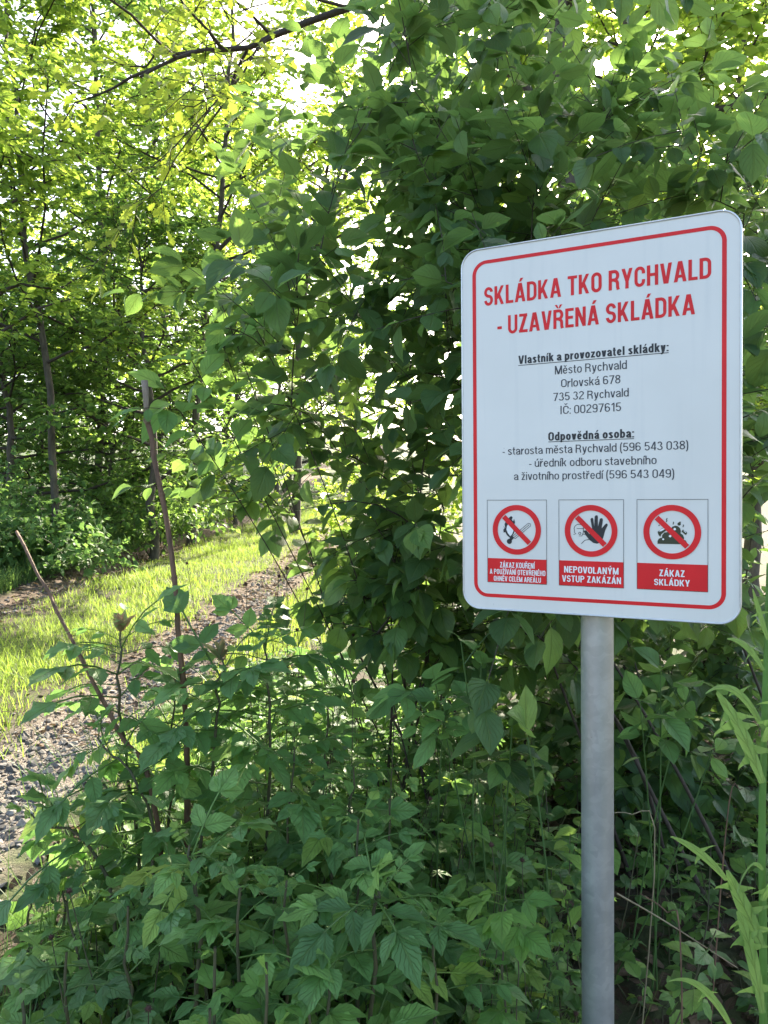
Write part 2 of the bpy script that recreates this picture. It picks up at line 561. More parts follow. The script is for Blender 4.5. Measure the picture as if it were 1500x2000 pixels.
def galv_mat(name, tint=1.0, metal=.62):
    m, nt, out = mat_new(name)
    tc = nd(nt, 'ShaderNodeTexCoord')
    mp = nd(nt, 'ShaderNodeMapping', inp={0: tc.outputs['Object']})
    mp.inputs['Scale'].default_value = (1, 1, .6)
    wob = nd(nt, 'ShaderNodeTexNoise', inp={'Vector': mp.outputs[0], 'Scale': 18.0, 'Detail': 3.0})
    ad = nd(nt, 'ShaderNodeVectorMath', operation='MULTIPLY_ADD', inp={0: wob.outputs['Color'], 1: (.05, .05, .05), 2: mp.outputs[0]})
    v = nd(nt, 'ShaderNodeTexVoronoi', inp={'Vector': ad.outputs[0], 'Scale': 75.0})
    n1 = nd(nt, 'ShaderNodeTexNoise', inp={'Vector': tc.outputs['Object'], 'Scale': 9.0, 'Detail': 6.0, 'Roughness': .65})
    f = mth(nt, 'ADD', mth(nt, 'MULTIPLY', nd(nt, 'ShaderNodeSeparateColor', inp={0: v.outputs['Color']}).outputs[0], .15), mth(nt, 'MULTIPLY', n1.outputs[0], .85))
    c = ramp(nt, f, [(.2, tuple(tint * k for k in (.36, .365, .37))), (.5, tuple(tint * k for k in (.45, .455, .455))), (.85, tuple(tint * k for k in (.60, .60, .59)))])
    n3 = nd(nt, 'ShaderNodeTexNoise', inp={'Vector': tc.outputs['Object'], 'Scale': 55.0, 'Detail': 2.0})
    rs = nd(nt, 'ShaderNodeMapRange', inp={0: n3.outputs[0], 1: .73, 2: .78, 3: 0., 4: .6}).outputs[0]
    c = mixc(nt, rs, c, (.16, .09, .05))
    ro = nd(nt, 'ShaderNodeMapRange', inp={0: f, 1: .2, 2: .9, 3: .26, 4: .46}).outputs[0]
    bp = nd(nt, 'ShaderNodeBump', inp={'Height': f, 'Strength': .12, 'Distance': .004})
    pb = nd(nt, 'ShaderNodeBsdfPrincipled', inp={'Base Color': c, 'Roughness': ro, 'Metallic': metal, 'Normal': bp.outputs[0]})
    nt.links.new(pb.outputs[0], out.inputs[0])
    return m


M_GALV = galv_mat('galvanized_steel')
M_RIM = galv_mat('aluminium_rim', 1.25, .55)


def ground_mat():
    m, nt, out = mat_new('ground_soil_and_gravel')
    geo = nd(nt, 'ShaderNodeNewGeometry')
    pos = geo.outputs['Position']
    sp = nd(nt, 'ShaderNodeSeparateXYZ', inp={0: pos})
    x, y = sp.outputs[0], sp.outputs[1]
    n0 = nd(nt, 'ShaderNodeTexNoise', inp={'Vector': pos, 'Scale': 1.6, 'Detail': 5.0, 'Roughness': .6})
    n1 = nd(nt, 'ShaderNodeTexNoise', inp={'Vector': pos, 'Scale': 14.0, 'Detail': 6.0, 'Roughness': .7})
    d = mth(nt, 'SUBTRACT', x, mth(nt, 'ADD', mth(nt, 'MULTIPLY', y, .035), -2.56))
    d = mth(nt, 'ADD', d, mth(nt, 'MULTIPLY', mth(nt, 'SUBTRACT', n0.outputs[0], .5), .5))
    off = nd(nt, 'ShaderNodeMapRange', inp={0: y, 1: 3.5, 2: 19.5, 3: .97, 4: 1.32}).outputs[0]
    a = mth(nt, 'ABSOLUTE', mth(nt, 'SUBTRACT', mth(nt, 'ABSOLUTE', d), off))
    rut = nd(nt, 'ShaderNodeMapRange', interpolation_type='SMOOTHSTEP', inp={0: a, 1: .22, 2: .42, 3: 1., 4: 0.}).outputs[0]
    soil = ramp(nt, n1.outputs[0], [(.3, (.035, .026, .019)), (.55, (.075, .055, .04)), (.75, (.12, .095, .07))])
    moss = ramp(nt, n1.outputs[0], [(.3, (.03, .05, .014)), (.7, (.07, .105, .028))])
    soil = mixc(nt, nd(nt, 'ShaderNodeMapRange', inp={0: n0.outputs[0], 1: .42, 2: .62, 3: 0., 4: .8}).outputs[0], soil, moss)
    far = nd(nt, 'ShaderNodeMapRange', inp={0: y, 1: 20., 2: 30., 3: 0., 4: .85}).outputs[0]
    soil = mixc(nt, far, soil, moss)
    v = nd(nt, 'ShaderNodeTexVoronoi', inp={'Vector': pos, 'Scale': 42.0})
    v2 = nd(nt, 'ShaderNodeTexVoronoi', feature='DISTANCE_TO_EDGE', inp={'Vector': pos, 'Scale': 42.0})
    st = ramp(nt, nd(nt, 'ShaderNodeSeparateColor', inp={0: v.outputs['Color']}).outputs[0], [(0, (.10, .088, .075)), (.5, (.19, .168, .145)), (1, (.32, .28, .24))])
    eg = nd(nt, 'ShaderNodeMapRange', inp={0: v2.outputs['Distance'], 1: .0, 2: .10, 3: 0., 4: 1.}).outputs[0]
    st = mixc(nt, eg, (.075, .062, .05), st)
    dust_and_sun = ramp(nt, n1.outputs[0], [(.35, (.16, .125, .10)), (.7, (.34, .28, .225))])  # dry dust, made more beige to stand for sunlit patches too
    st = mixc(nt, nd(nt, 'ShaderNodeMapRange', inp={0: n0.outputs[0], 1: .40, 2: .62, 3: .25, 4: .9}).outputs[0], st, dust_and_sun)
    earth = ramp(nt, n1.outputs[0], [(.3, (.075, .048, .032)), (.52, (.16, .11, .075)), (.72, (.28, .205, .15))])
    yf = nd(nt, 'ShaderNodeMapRange', inp={0: y, 1: 3.6, 2: 6.0, 3: 0., 4: .85}).outputs[0]
    st = mixc(nt, yf, st, earth)
    c = mixc(nt, rut, soil, st)
    h = mth(nt, 'ADD', mth(nt, 'MULTIPLY', mth(nt, 'MULTIPLY', eg, rut), .6), n1.outputs[0])
    bp = nd(nt, 'ShaderNodeBump', inp={'Height': h, 'Strength': .8, 'Distance': .02})
    pb = nd(nt, 'ShaderNodeBsdfPrincipled', inp={'Base Color': c, 'Roughness': .9, 'Specular IOR Level': .25, 'Normal': bp.outputs[0]})
    nt.links.new(pb.outputs[0], out.inputs[0])
    return m


M_GROUND = ground_mat()


def stone_mat():
    m, nt, out = mat_new('gravel_stone')
    rnd = nd(nt, 'ShaderNodeAttribute', attribute_name='rnd').outputs['Fac']
    geo = nd(nt, 'ShaderNodeNewGeometry')
    n1 = nd(nt, 'ShaderNodeTexNoise', inp={'Vector': geo.outputs['Position'], 'Scale': 90.0, 'Detail': 3.0})
    c = ramp(nt, rnd, [(0, (.07, .066, .062)), (.5, (.135, .125, .115)), (.85, (.21, .19, .17)), (1, (.32, .28, .24))])
    f = nd(nt, 'ShaderNodeMapRange', inp={0: n1.outputs[0], 1: .3, 2: .7, 3: .75, 4: 1.2}).outputs[0]
    hs = nd(nt, 'ShaderNodeHueSaturation', inp={'Color': c, 'Value': f})
    pb = nd(nt, 'ShaderNodeBsdfPrincipled', inp={'Base Color': hs.outputs[0], 'Roughness': .85, 'Specular IOR Level': .3})
    nt.links.new(pb.outputs[0], out.inputs[0])
    return m


M_STONE = stone_mat()

# ------------------------------------------------------------------ ground
xs = np.concatenate([np.linspace(-70, -7, 22), np.linspace(-6.6, 3.4, 126), np.linspace(4, 70, 22)])
ys = np.concatenate([np.linspace(-25, -1, 12), np.linspace(-.6, 14, 160), np.linspace(14.5, 130, 60)])
XX, YY = np.meshgrid(xs, ys)
ZZ = gz(XX, YY)
nx, ny = len(xs), len(ys)
fc = [(j * nx + i, j * nx + i + 1, (j + 1) * nx + i + 1, (j + 1) * nx + i) for j in range(ny - 1) for i in range(nx - 1)]
g = MB()
g.add(np.stack([XX, YY, ZZ], -1).reshape(-1, 3), fc)
go = g.build('ground', M_GROUND)
go['kind'] = 'structure'


def stuff(o, label, cat):
    o['kind'] = 'stuff'
    return tag(o, label, cat)


# ------------------------------------------------------------------ sign on its post
u_ = nrm([0.896273631, -0.457905579, 0.0007])
v_ = nrm([-0.008488134, -0.024089603, 0.999673768])
u_ = nrm(u_ - v_ * np.dot(u_, v_))
n_ = np.cross(u_, v_)                       # towards the viewer
O_ = np.array([0.156234762, 1.51979341, EYE - 0.190278135])
POST_U, POST_B = 0.2505, -0.052              # post axis in sign coordinates (u, n)
base = O_ + u_ * POST_U + n_ * POST_B
tb = (base[2] - float(gz(base[0], base[1])) + .25) / v_[2]
root_p = base - v_ * tb
sign = bpy.data.objects.new('notice_sign', None)
COL.objects.link(sign)
mw = Matrix(((u_[0], v_[0], n_[0], root_p[0]), (u_[1], v_[1], n_[1], root_p[1]), (u_[2], v_[2], n_[2], root_p[2]), (0, 0, 0, 1)))
sign.matrix_world = mw
tag(sign, 'white notice board with red border and red heading on a galvanized post', 'sign')
SU, SV, SN = -POST_U, tb, -POST_B           # sign-face origin in the root's own coordinates


def S(M):
    """shift sign-face coordinates (metres from its lower left corner) into root coordinates"""
    M.v = [v + np.array([SU, SV, SN]) for v in M.v]
    return M


def rrect(x0, y0, x1, y1, r, k=8):
    p = []
    for cx, cy, a0 in ((x1 - r, y1 - r, 0), (x0 + r, y1 - r, 90), (x0 + r, y0 + r, 180), (x1 - r, y0 + r, 270)):
        for i in range(k + 1):
            a = math.radians(a0 + 90 * i / k)
            p.append((cx + r * math.cos(a), cy + r * math.sin(a)))
    return np.array(p)


def ring_faces(M, a, b, z, mat=0):
    n = len(a)
    V = np.vstack([np.c_[a, np.full(n, z)], np.c_[b, np.full(n, z)]])
    M.add(V, [(i, (i + 1) % n, n + (i + 1) % n, n + i) for i in range(n)], mat=mat)


def poly(M, pts, z, mat=0):
    pts = np.asarray(pts, float)
    M.add(np.c_[pts, np.full(len(pts), z)], [tuple(range(len(pts)))], mat=mat)


# panel face
m = MB()
poly(m, rrect(.0035, .0035, .4965, .6965, .032, 10), 0)
S(m).build('sign_panel', M_PANEL, sign, False)
# folded rim
m = MB()
prof = [(.0036, -.0005), (.0033, .0014), (.0018, .0022), (.0004, .0012), (0, -.002), (0, -.016), (.002, -.019), (.012, -.019), (.012, -.0165)]
loops = [np.c_[rrect(d, d, .5 - d, .7 - d, .0355 - d, 10), np.full(44, z)] for d, z in prof]
nn = len(loops[0])
m.add(np.vstack(loops), [(k * nn + i, k * nn + (i + 1) % nn, (k + 1) * nn + (i + 1) % nn, (k + 1) * nn + i) for k in range(len(loops) - 1) for i in range(nn)])
S(m).build('rim', M_RIM, sign)
m = MB()
poly(m, rrect(.003, .003, .497, .697, .032, 10)[::-1], -.003)
S(m).build('back_plate', M_GALV, sign, False)
# border line
m = MB()
ring_faces(m, rrect(.0238, .0252, .4762, .6757, .028, 10), rrect(.0311, .0320, .4689, .6690, .0208, 10), .0004)
S(m).build('border_line', M_RED, sign, False)
# post with cap and two clamps
m = MB()
L_ = tb + .64
tube(m, [(0, v, 0) for v in np.linspace(-.25, L_, 40)], .0300, 32)
S0 = m.build('post', M_GALV, sign)
m = MB()
for k, (r1, v1) in enumerate(((.0315, L_ - .02), (.0315, L_ + .003), (.026, L_ + .010), (.004, L_ + .013))):
    pass
tube(m, [(0, L_ - .02, 0), (0, L_ + .003, 0), (0, L_ + .010, 0), (0, L_ + .013, 0)], [.0315, .0315, .026, .003], 24, cap=True)
m.build('post_cap', M_BLACK, sign)
for vv in (.16, .54):
    m = MB()
    tube(m, [(0, SV + vv - .012, 0), (0, SV + vv + .012, 0)], .0325, 24)
    b0 = np.array([(-.05, SV + vv - .012, SN - .0195), (.05, SV + vv - .012, SN - .0195), (.05, SV + vv + .012, SN - .0195), (-.05, SV + vv + .012, SN - .0195)])
    b1 = b0 - [0, 0, .003]
    m.add(np.vstack([b0, b1]), [(0, 1, 2, 3), (7, 6, 5, 4), (0, 4, 5, 1), (1, 5, 6, 2), (2, 6, 7, 3), (3, 7, 4, 0)])
    m.build('clamp', M_RIM, sign, False)


# condensed capitals drawn as strokes: cap height 1, stem .165; '/' are slanted bars with level ends
def arcp(cx, cy, rx, ry, a0, a1, k=9):
    a = np.radians(np.linspace(a0, a1, k))
    return [(cx + rx * math.cos(t), cy + ry * math.sin(t)) for t in a]


TS_ = .165
HS = TS_ / 2


def bar(xa, ya, xb, yb, w=None):
    w = TS_ * 1.04 if w is None else w
    return ('q', [(xa - w / 2, ya), (xa + w / 2, ya), (xb + w / 2, yb), (xb - w / 2, yb)])


def vst(x, y0=0., y1=1.):
    return ('q', [(x - HS, y0), (x + HS, y0), (x + HS, y1), (x - HS, y1)])


def hst(x0, x1, y, t=.15):
    return ('q', [(x0, y - t / 2), (x1, y - t / 2), (x1, y + t / 2), (x0, y + t / 2)])


def rr_path(w, a0=0):
    l, r_, b, t = HS, w - HS, .075, .925
    rx, ry = (r_ - l) / 2, .20
    return arcp((l + r_) / 2, t - ry, rx, ry, 0, 180, 13) + arcp((l + r_) / 2, b + ry, rx, ry, 180, 360, 13)


def glyph(ch):
    w = .54
    if ch == 'S':
        cx, rx = .26, .26 - HS
        p = arcp(cx, .715, rx, .21, 5, 180, 12) + arcp(cx, .715, rx, .2, 195, 255, 5) + arcp(cx, .30, rx, .21, 68, 0, 6) + arcp(cx, .285, rx, .21, -8, -178, 12)
        return .52, [('s', p)]
    if ch == 'K':
        return .57, [vst(HS), bar(.12, .30, .46, 1.0), bar(.46, 0, .22, .60)]
    if ch == 'L':
        return .43, [vst(HS), hst(TS_ - .01, .43, .075)]
    if ch == 'A':
        return .60, [bar(.087, 0, .285, 1), bar(.513, 0, .315, 1), hst(.16, .44, .27, .14)]
    if ch == 'D':
        p = [(.10, .925), (.26, .925)] + arcp(.26, .715, .54 - HS - .26, .21, 80, 0, 7) + arcp(.26, .285, .54 - HS - .26, .21, 0, -80, 7) + [(.26, .075), (.10, .075)]
        return .54, [vst(HS), ('s', p)]
    if ch == 'T':
        return .50, [hst(0, .50, .925), vst(.25, 0, .86)]
    if ch == 'O':
        return w, [('c', rr_path(w))]
    if ch in 'RP':
        p = [(.10, .925), (.30, .925)] + arcp(.30, .715, .16, .21, 85, -85, 9) + [(.30, .505), (.10, .505)]
        g = [vst(HS), ('s', p)]
        if ch == 'R':
            g.append(('s', [(.30, .49)] + arcp(.30, .30, .15, .17, 70, 0, 5) + [(.455, .12), (.49, 0)]))
        return .56 if ch == 'R' else .54, g
    if ch == 'Y':
        return .56, [bar(.28, .36, .087, 1), bar(.28, .36, .473, 1), vst(.28, 0, .44)]
    if ch == 'C':
        l, r_ = HS, .53 - HS
        cx, rx = (l + r_) / 2, (r_ - l) / 2
        return .53, [('s', [(r_, .64)] + arcp(cx, .72, rx, .205, 0, 180, 13) + arcp(cx, .28, rx, .205, 180, 360, 13) + [(r_, .36)])]
    if ch == 'H':
        return .55, [vst(HS), vst(.55 - HS), hst(.12, .43, .53)]
    if ch == 'V':
        return .57, [bar(.285 - .03, 0, .087, 1), bar(.285 + .03, 0, .483, 1)]
    if ch == 'U':
        cx, rx = .27, .27 - HS
        return .54, [('s', [(HS, 1)] + arcp(cx, .28, rx, .205, 180, 360, 15) + [(.54 - HS, 1)])]
    if ch == 'Z':
        return .49, [hst(.02, .47, .925), hst(0, .49, .075), bar(.11, .10, .37, .90, .19)]
    if ch == 'E':
        return .45, [vst(HS), hst(TS_ - .01, .45, .925), hst(TS_ - .01, .45, .075), hst(TS_ - .01, .41, .52)]
    if ch == 'N':
        return .55, [vst(HS), vst(.55 - HS), bar(.55 - HS, 0, HS, 1)]
    if ch == 'M':
        return .70, [vst(HS), vst(.70 - HS), bar(.35, 0, HS + .01, 1, .15), bar(.35, 0, .69 - HS, 1, .15)]
    if ch == 'I':
        return .165, [vst(HS)]
    if ch == '-':
        return .26, [hst(0, .26, .38)]
    return .0, []


ACC = {'Á': ('A', '/'), 'É': ('E', '/'), 'Í': ('I', '/'), 'Ý': ('Y', '/'), 'Ř': ('R', 'v'), 'Ž': ('Z', 'v'), 'Ě': ('E', 'v')}


def pen(M, pts, w, z, f, closed=False):
    pts = np.asarray(pts, float)
    k = len(pts)
    if closed:
        tg = nrm(np.roll(pts, -1, 0) - np.roll(pts, 1, 0))
    else:
        tg = nrm(np.gradient(pts, axis=0))
    nr = np.c_[-tg[:, 1], tg[:, 0]] * w / 2
    a, b = f(pts + nr), f(pts - nr)
    V = np.vstack([np.c_[a, np.full(k, z)], np.c_[b, np.full(k, z)]])
    M.add(V, [(i, (i + 1) % k, k + (i + 1) % k, k + i) for i in range(k if closed else k - 1)])


def caps_part(name, lines, mat, parent, z):
    """lines: (body, x left, x right, baseline, cap height) in mm on the sign face"""
    M = MB()
    for body, xl, xr, yb, cap, *_ in lines:
        adv, items = 0.0, []
        for ch in body:
            if ch == ' ':
                adv += .27
                continue
            b, ac = ACC.get(ch, (ch, ''))
            w, g = glyph(b)
            g = list(g)
            c = w / 2
            if ac == '/':
                g.append(('q', [(c - .06, 1.07), (c + .06, 1.07), (c + .19, 1.26), (c + .02, 1.26)]))
            if ac == 'v':
                g.append(('q', [(c - .07, 1.06), (c, 1.06), (c - .07, 1.25), (c - .21, 1.25)]))
                g.append(('q', [(c, 1.06), (c + .07, 1.06), (c + .21, 1.25), (c + .07, 1.25)]))
            items.append((adv, g))
            adv += w + .085
        adv -= .085
        sx, sy = (xr - xl) / 1000 / adv, cap / 1000
        zz = 0
        for x0, g in items:
            f = lambda p, x0=x0: np.asarray(p, float) * [sx, sy] + [xl / 1000 + x0 * sx, yb / 1000]
            for kind, p in g:
                zz = (zz + 1) % 7
                zi = z + zz * .00003
                if kind == 'q':
                    poly(M, f(p), zi)
                else:
                    pen(M, p, TS_ if kind == 'c' else .158, zi, f, kind == 'c')
    return S(M).build(name, mat, parent, False)


def small_glyph(ch, t):
    """plain narrow lower-case letters, figures and marks; x-height .72; t is the stroke width"""
    X, h = .72, t / 2
    def st(x, y0=0., y1=1.):
        return ('q', [(x - h, y0), (x + h, y0), (x + h, y1), (x - h, y1)])
    def ht(x0, x1, y):
        return ('q', [(x0, y - h * .9), (x1, y - h * .9), (x1, y + h * .9), (x0, y + h * .9)])
    def br(xa, ya, xb, yb):
        return ('q', [(xa - h * 1.1, ya), (xa + h * 1.1, ya), (xb + h * 1.1, yb), (xb - h * 1.1, yb)])
    def ringp(w, y0, y1):
        cx, rx, ry = w / 2, w / 2 - h, min(.22, (y1 - y0) / 2 - h)
        return arcp(cx, y1 - h - ry, rx, ry, 0, 180, 10) + arcp(cx, y0 + h + ry, rx, ry, 180, 360, 10)
    w = .45
    if ch in 'bdpo':
        g = [('c', ringp(w, -.01, X + .01))]
        if ch != 'o':
            g.append(st(h if ch in 'bp' else w - h, -.24 if ch == 'p' else 0, X if ch == 'p' else 1))
        return w, g
    if ch == 'a':
        return .44, [('s', [(.05, .50)] + arcp(.21, .50, .21 - h + .01, .23 - h, 170, 0, 8) + [(.44 - h, .10), (.44, .02)]),
                     ('s', [(.44 - h, .42), (.28, .40)] + arcp(.20, .20, .20 - h, .21 - h, 90, 270, 7) + [(.30, .06), (.44 - h, .20)])]
    if ch == 'c':
        return .42, [('s', arcp(.22, .36, .22 - h, .37 - h, 35, 325, 16))]
    if ch == 'e':
        return .44, [ht(h, .44 - h, .37), ('s', arcp(.22, .36, .22 - h, .37 - h, 5, 325, 18))]
    if ch in 'nh':
        return .44, [st(h, 0, X if ch == 'n' else 1), ('s', [(h, .44)] + arcp(.23, .48, .21 - h, .25 - h, 165, 0, 8) + [(.44 - h, 0)])]
    if ch == 'm':
        a = [('s', [(h + o, .44)] + arcp(.20 + o, .50, .17 - h + .03, .23 - h, 165, 0, 8) + [(.37 + o - h + .03, 0)]) for o in (0, .31)]
        return .71, [st(h, 0, X)] + a
    if ch == 'u':
        return .44, [st(.44 - h, 0, X), ('s', [(h, X)] + arcp(.21, .24, .21 - h, .25 - h, 180, 345, 8) + [(.44 - h, .28)])]
    if ch == 'r':
        return .29, [st(h, 0, X), ('s', [(h, .40)] + arcp(.27, .42, .27 - h - .04, .30 - h, 170, 90, 6) + [(.30, .72 - h)])]
    if ch == 'k':
        return .44, [st(h), br(.13, .30, .36, X), br(.37, 0, .20, .45)]
    if ch == 'l':
        return t, [st(h)]
    if ch == 'i':
        return t, [st(h, 0, X), st(h, .87, 1)]
    if ch == 'ı':
        return t, [st(h, 0, X)]
    if ch == 't':
        return .27, [('s', [(.12, .93), (.12, .16), (.16, .07), (.27, .06)]), ht(0, .26, X - h)]
    if ch == 's':
        return .40, [('s', arcp(.20, .53, .20 - h, .185 - h, 10, 180, 8) + arcp(.20, .53, .20 - h, .17 - h, 200, 255, 4) + arcp(.20, .19, .20 - h, .20 - h, 70, 0, 5) + arcp(.20, .19, .20 - h, .20 - h, -10, -170, 8))]
    if ch in 'vy':
        g = [br(.21 - .02, 0, h, X), br(.21 + .02, 0, .42 - h, X)]
        if ch == 'y':
            g.append(('s', [(.22, .05), (.16, -.16), (.10, -.21), (.02, -.20)]))
        return .42, g
    if ch == 'z':
        return .38, [ht(.01, .37, X - h), ht(0, .38, h), br(.08, h, .30, X - h)]
    if ch == ':':
        return t, [st(h, 0, .13), st(h, .55, .68)]
    if ch == '-':
        return .24, [ht(0, .24, .33)]
    if ch in '()':
        p = [(.16, 1.05), (.07, .82), (.04, .40), (.07, -.02), (.16, -.24)]
        return .18, [('s', [(.18 - a, b) for a, b in p] if ch == ')' else p)]
    H = .48
    if ch == '0':
        return H, [('c', ringp(H, 0, 1))]
    if ch == '1':
        return .34, [st(.26), br(.06, .74, .22, .98)]
    if ch == '2':
        return H, [('s', arcp(.24, .74, .24 - h, .26 - h, 170, -25, 10) + [(.10, .22), (.06, .05)]), ht(.01, H, h)]
    if ch == '3':
        return H, [('s', arcp(.23, .75, .21 - h, .25 - h, 165, -80, 10)), ('s', arcp(.23, .27, .25 - h, .27 - h, 80, -165, 11))]
    if ch == '4':
        return H, [st(.36), ht(0, H, .26), br(.05, .26, .33, 1)]
    if ch == '5':
        return H, [ht(.08, .44, 1 - h), ('s', [(.10, .96), (.07, .48)] + arcp(.24, .32, .24 - h, .32 - h, 120, -160, 12))]
    if ch in '69':
        p = arcp(.24, .74, .24 - h, .26 - h, 20, 180, 9) + [(h, .30)]
        c = ringp(H, 0, .62)
        if ch == '9':
            p = [(H - a, 1 - b) for a, b in p]
            c = [(H - a, 1 - b) for a, b in c]
        return H, [('s', p), ('c', c)]
    if ch == '7':
        return H, [ht(.01, H, 1 - h), br(.16, 0, .42, .95)]
    if ch == '8':
        return H, [('c', ringp(H, 0, .56)), ('c', [(a * .92 + .02, b) for a, b in ringp(H, .50, 1)])]
    return None


ACC2 = {'á': ('a', '/'), 'í': ('ı', '/'), 'ú': ('u', '/'), 'ě': ('e', 'v'), 'ř': ('r', 'v'), 'ž': ('z', 'v'), 'Č': ('C', 'V')}


def text_part(name, lines, mat, parent, z):
    """lines: (body, x left, x right, baseline, cap height, stroke width) in mm on the sign face"""
    global TS_, HS
    M = MB()
    for body, xl, xr, yb, cap, t in lines:
        adv, items = 0.0, []
        for ch in body:
            if ch == ' ':
                adv += .24
                continue
            b, ac = ACC2.get(ch, (ch, ''))
            r_ = small_glyph(b, t)
            if r_ is None:
                TS_, HS = t, t / 2
                w, g = glyph(b)
            else:
                w, g = r_
            g = list(g)
            c = w / 2
            if ac == '/':
                g.append(('q', [(c - .06, .80), (c + .03, .80), (c + .16, 1.02), (c + .03, 1.02)]))
            if ac in ('v', 'V'):
                o = .28 if ac == 'V' else 0
                g.append(('q', [(c - .05, .80 + o), (c + .02, .80 + o), (c - .07, 1.0 + o), (c - .16, 1.0 + o)]))
                g.append(('q', [(c - .02, .80 + o), (c + .05, .80 + o), (c + .16, 1.0 + o), (c + .07, 1.0 + o)]))
            items.append((adv, g))
            adv += w + .085
        adv -= .085
        sx, sy = (xr - xl) / 1000 / adv, cap / 1000
        zz = 0
        for x0, g in items:
            f = lambda p, x0=x0: np.asarray(p, float) * [sx, sy] + [xl / 1000 + x0 * sx, yb / 1000]
            for kind, p in g:
                zz = (zz + 1) % 7
                if kind == 'q':
                    poly(M, f(p), z + zz * .00003)
                else:
                    pen(M, p, t, z + zz * .00003, f, kind == 'c')
    TS_, HS = .165, .0825
    return S(M).build(name, mat, parent, False)


caps_part('heading_lettering', [('SKLÁDKA TKO RYCHVALD', 47.7, 452.3, 588.2, 35.3, 1.15), ('- UZAVŘENÁ SKLÁDKA', 74.0, 426.7, 530.2, 35.0, 1.15)], M_RED, sign, .0004)
ot = text_part('owner_title_lettering', [('Vlastník a provozovatel skládky:', 115.2, 384.1, 471.2, 15.6, .175)], M_BLACK, sign, .0004)
ro = text_part('responsible_title_lettering', [('Odpovědná osoba:', 172.2, 326.3, 324.0, 15.6, .175)], M_BLACK, sign, .0004)
for par, x0, x1, y in ((ot, .1150, .3841, .4685), (ro, .1722, .3263, .3218)):
    m = MB()
    poly(m, [(x0, y - .0006), (x1, y - .0006), (x1, y + .0006), (x0, y + .0006)], .0004)
    S(m).build('underline', M_BLACK, par, False)
text_part('owner_address_lettering', [('Město Rychvald', 185, 314, 446.2, 15.6, .105), ('Orlovská 678', 196.5, 302.9, 421.4, 15.2, .105),
                            ('735 32 Rychvald', 181.8, 317.2, 397.2, 15.0, .105), ('IČ: 00297615', 195.2, 304, 372.0, 15.4, .105)], M_GREYT, sign, .0004)
text_part('contact_lettering', [('- starosta města Rychvald (596 543 038)', 83.3, 416.1, 300.0, 15.0, .105), ('- úředník odboru stavebního', 135.3, 364.3, 275.8, 15.0, .105),
                            ('a životního prostředí (596 543 049)', 105.7, 393.3, 251.5, 15.0, .105)], M_GREYT, sign, .0004)


def stroke(M, pts, w, z, closed=False):
    """a pen line of width w"""
    pts = np.asarray(pts, float)
    t = nrm(np.gradient(pts, axis=0))
    nn_ = np.c_[-t[:, 1], t[:, 0]] * w / 2
    k = len(pts)
    V = np.vstack([np.c_[pts + nn_, np.full(k, z)], np.c_[pts - nn_, np.full(k, z)]])
    M.add(V, [(i, i + 1, k + i + 1, k + i) for i in range(k - 1)])


def circ(cx, cy, r, k=32, a0=0, a1=360):
    a = np.radians(np.linspace(a0, a1, k + (a1 - a0 < 360)))[: k + (a1 - a0 < 360)]
    if a1 - a0 >= 360:
        a = np.radians(np.arange(k) * 360 / k)
    return np.c_[cx + r * np.cos(a), cy + r * np.sin(a)]


def px_local(ax, ay, bx, by, pts):
    """pictogram drawing units (ring radius = 1) to sign metres"""
    return np.asarray(pts, float) * [bx, by] + [ax, ay]


def pict(name, x0, caption, draw, label):
    x1, y0, y1 = x0 + .1172, .0544, .2139
    cx, cy, R = x0 + .0587, .1567, .0475
    e = bpy.data.objects.new(name, None)
    COL.objects.link(e)
    e.parent = sign
    e['label'] = label
    m = MB()
    a = np.array([(x0, y0), (x1, y0), (x1, y1), (x0, y1)])
    b = np.array([(x0 + .0007, y0 + .0007), (x1 - .0007, y0 + .0007), (x1 - .0007, y1 - .0007), (x0 + .0007, y1 - .0007)])
    ring_faces(m, a, b, .0010)
    S(m).build('frame_line', M_BLACK, e, False)
    m = MB()
    poly(m, [(x0 + .0007, y0 + .0007), (x1 - .0007, y0 + .0007), (x1 - .0007, .1012), (x0 + .0007, .1012)], .0005)
    S(m).build('caption_band', M_RED, e, False)
    m, m2 = MB(), MB()
    draw(m, m2, lambda p: px_local(cx, cy, R, R, p))
    if m.n:
        S(m).build('symbol', M_OLIVE if 'waste' in name else M_BLACK, e, False)
    if m2.n:
        S(m2).build('symbol_highlight', M_WHITEP, e, False)
    m = MB()
    ring_faces(m, circ(cx, cy, R, 72), circ(cx, cy, R * .785, 72), .0011)
    q = px_local(cx, cy, R, R, [(-.60, .46), (-.46, .60), (.60, -.46), (.46, -.60)])
    poly(m, q[[0, 3, 2, 1]], .0012)
    S(m).build('prohibition_ring', M_RED, e, False)
    caps_part('caption_lettering', caption, M_WHITEP, e, .0011)
    return e


Z1, Z2 = .0006, .0009


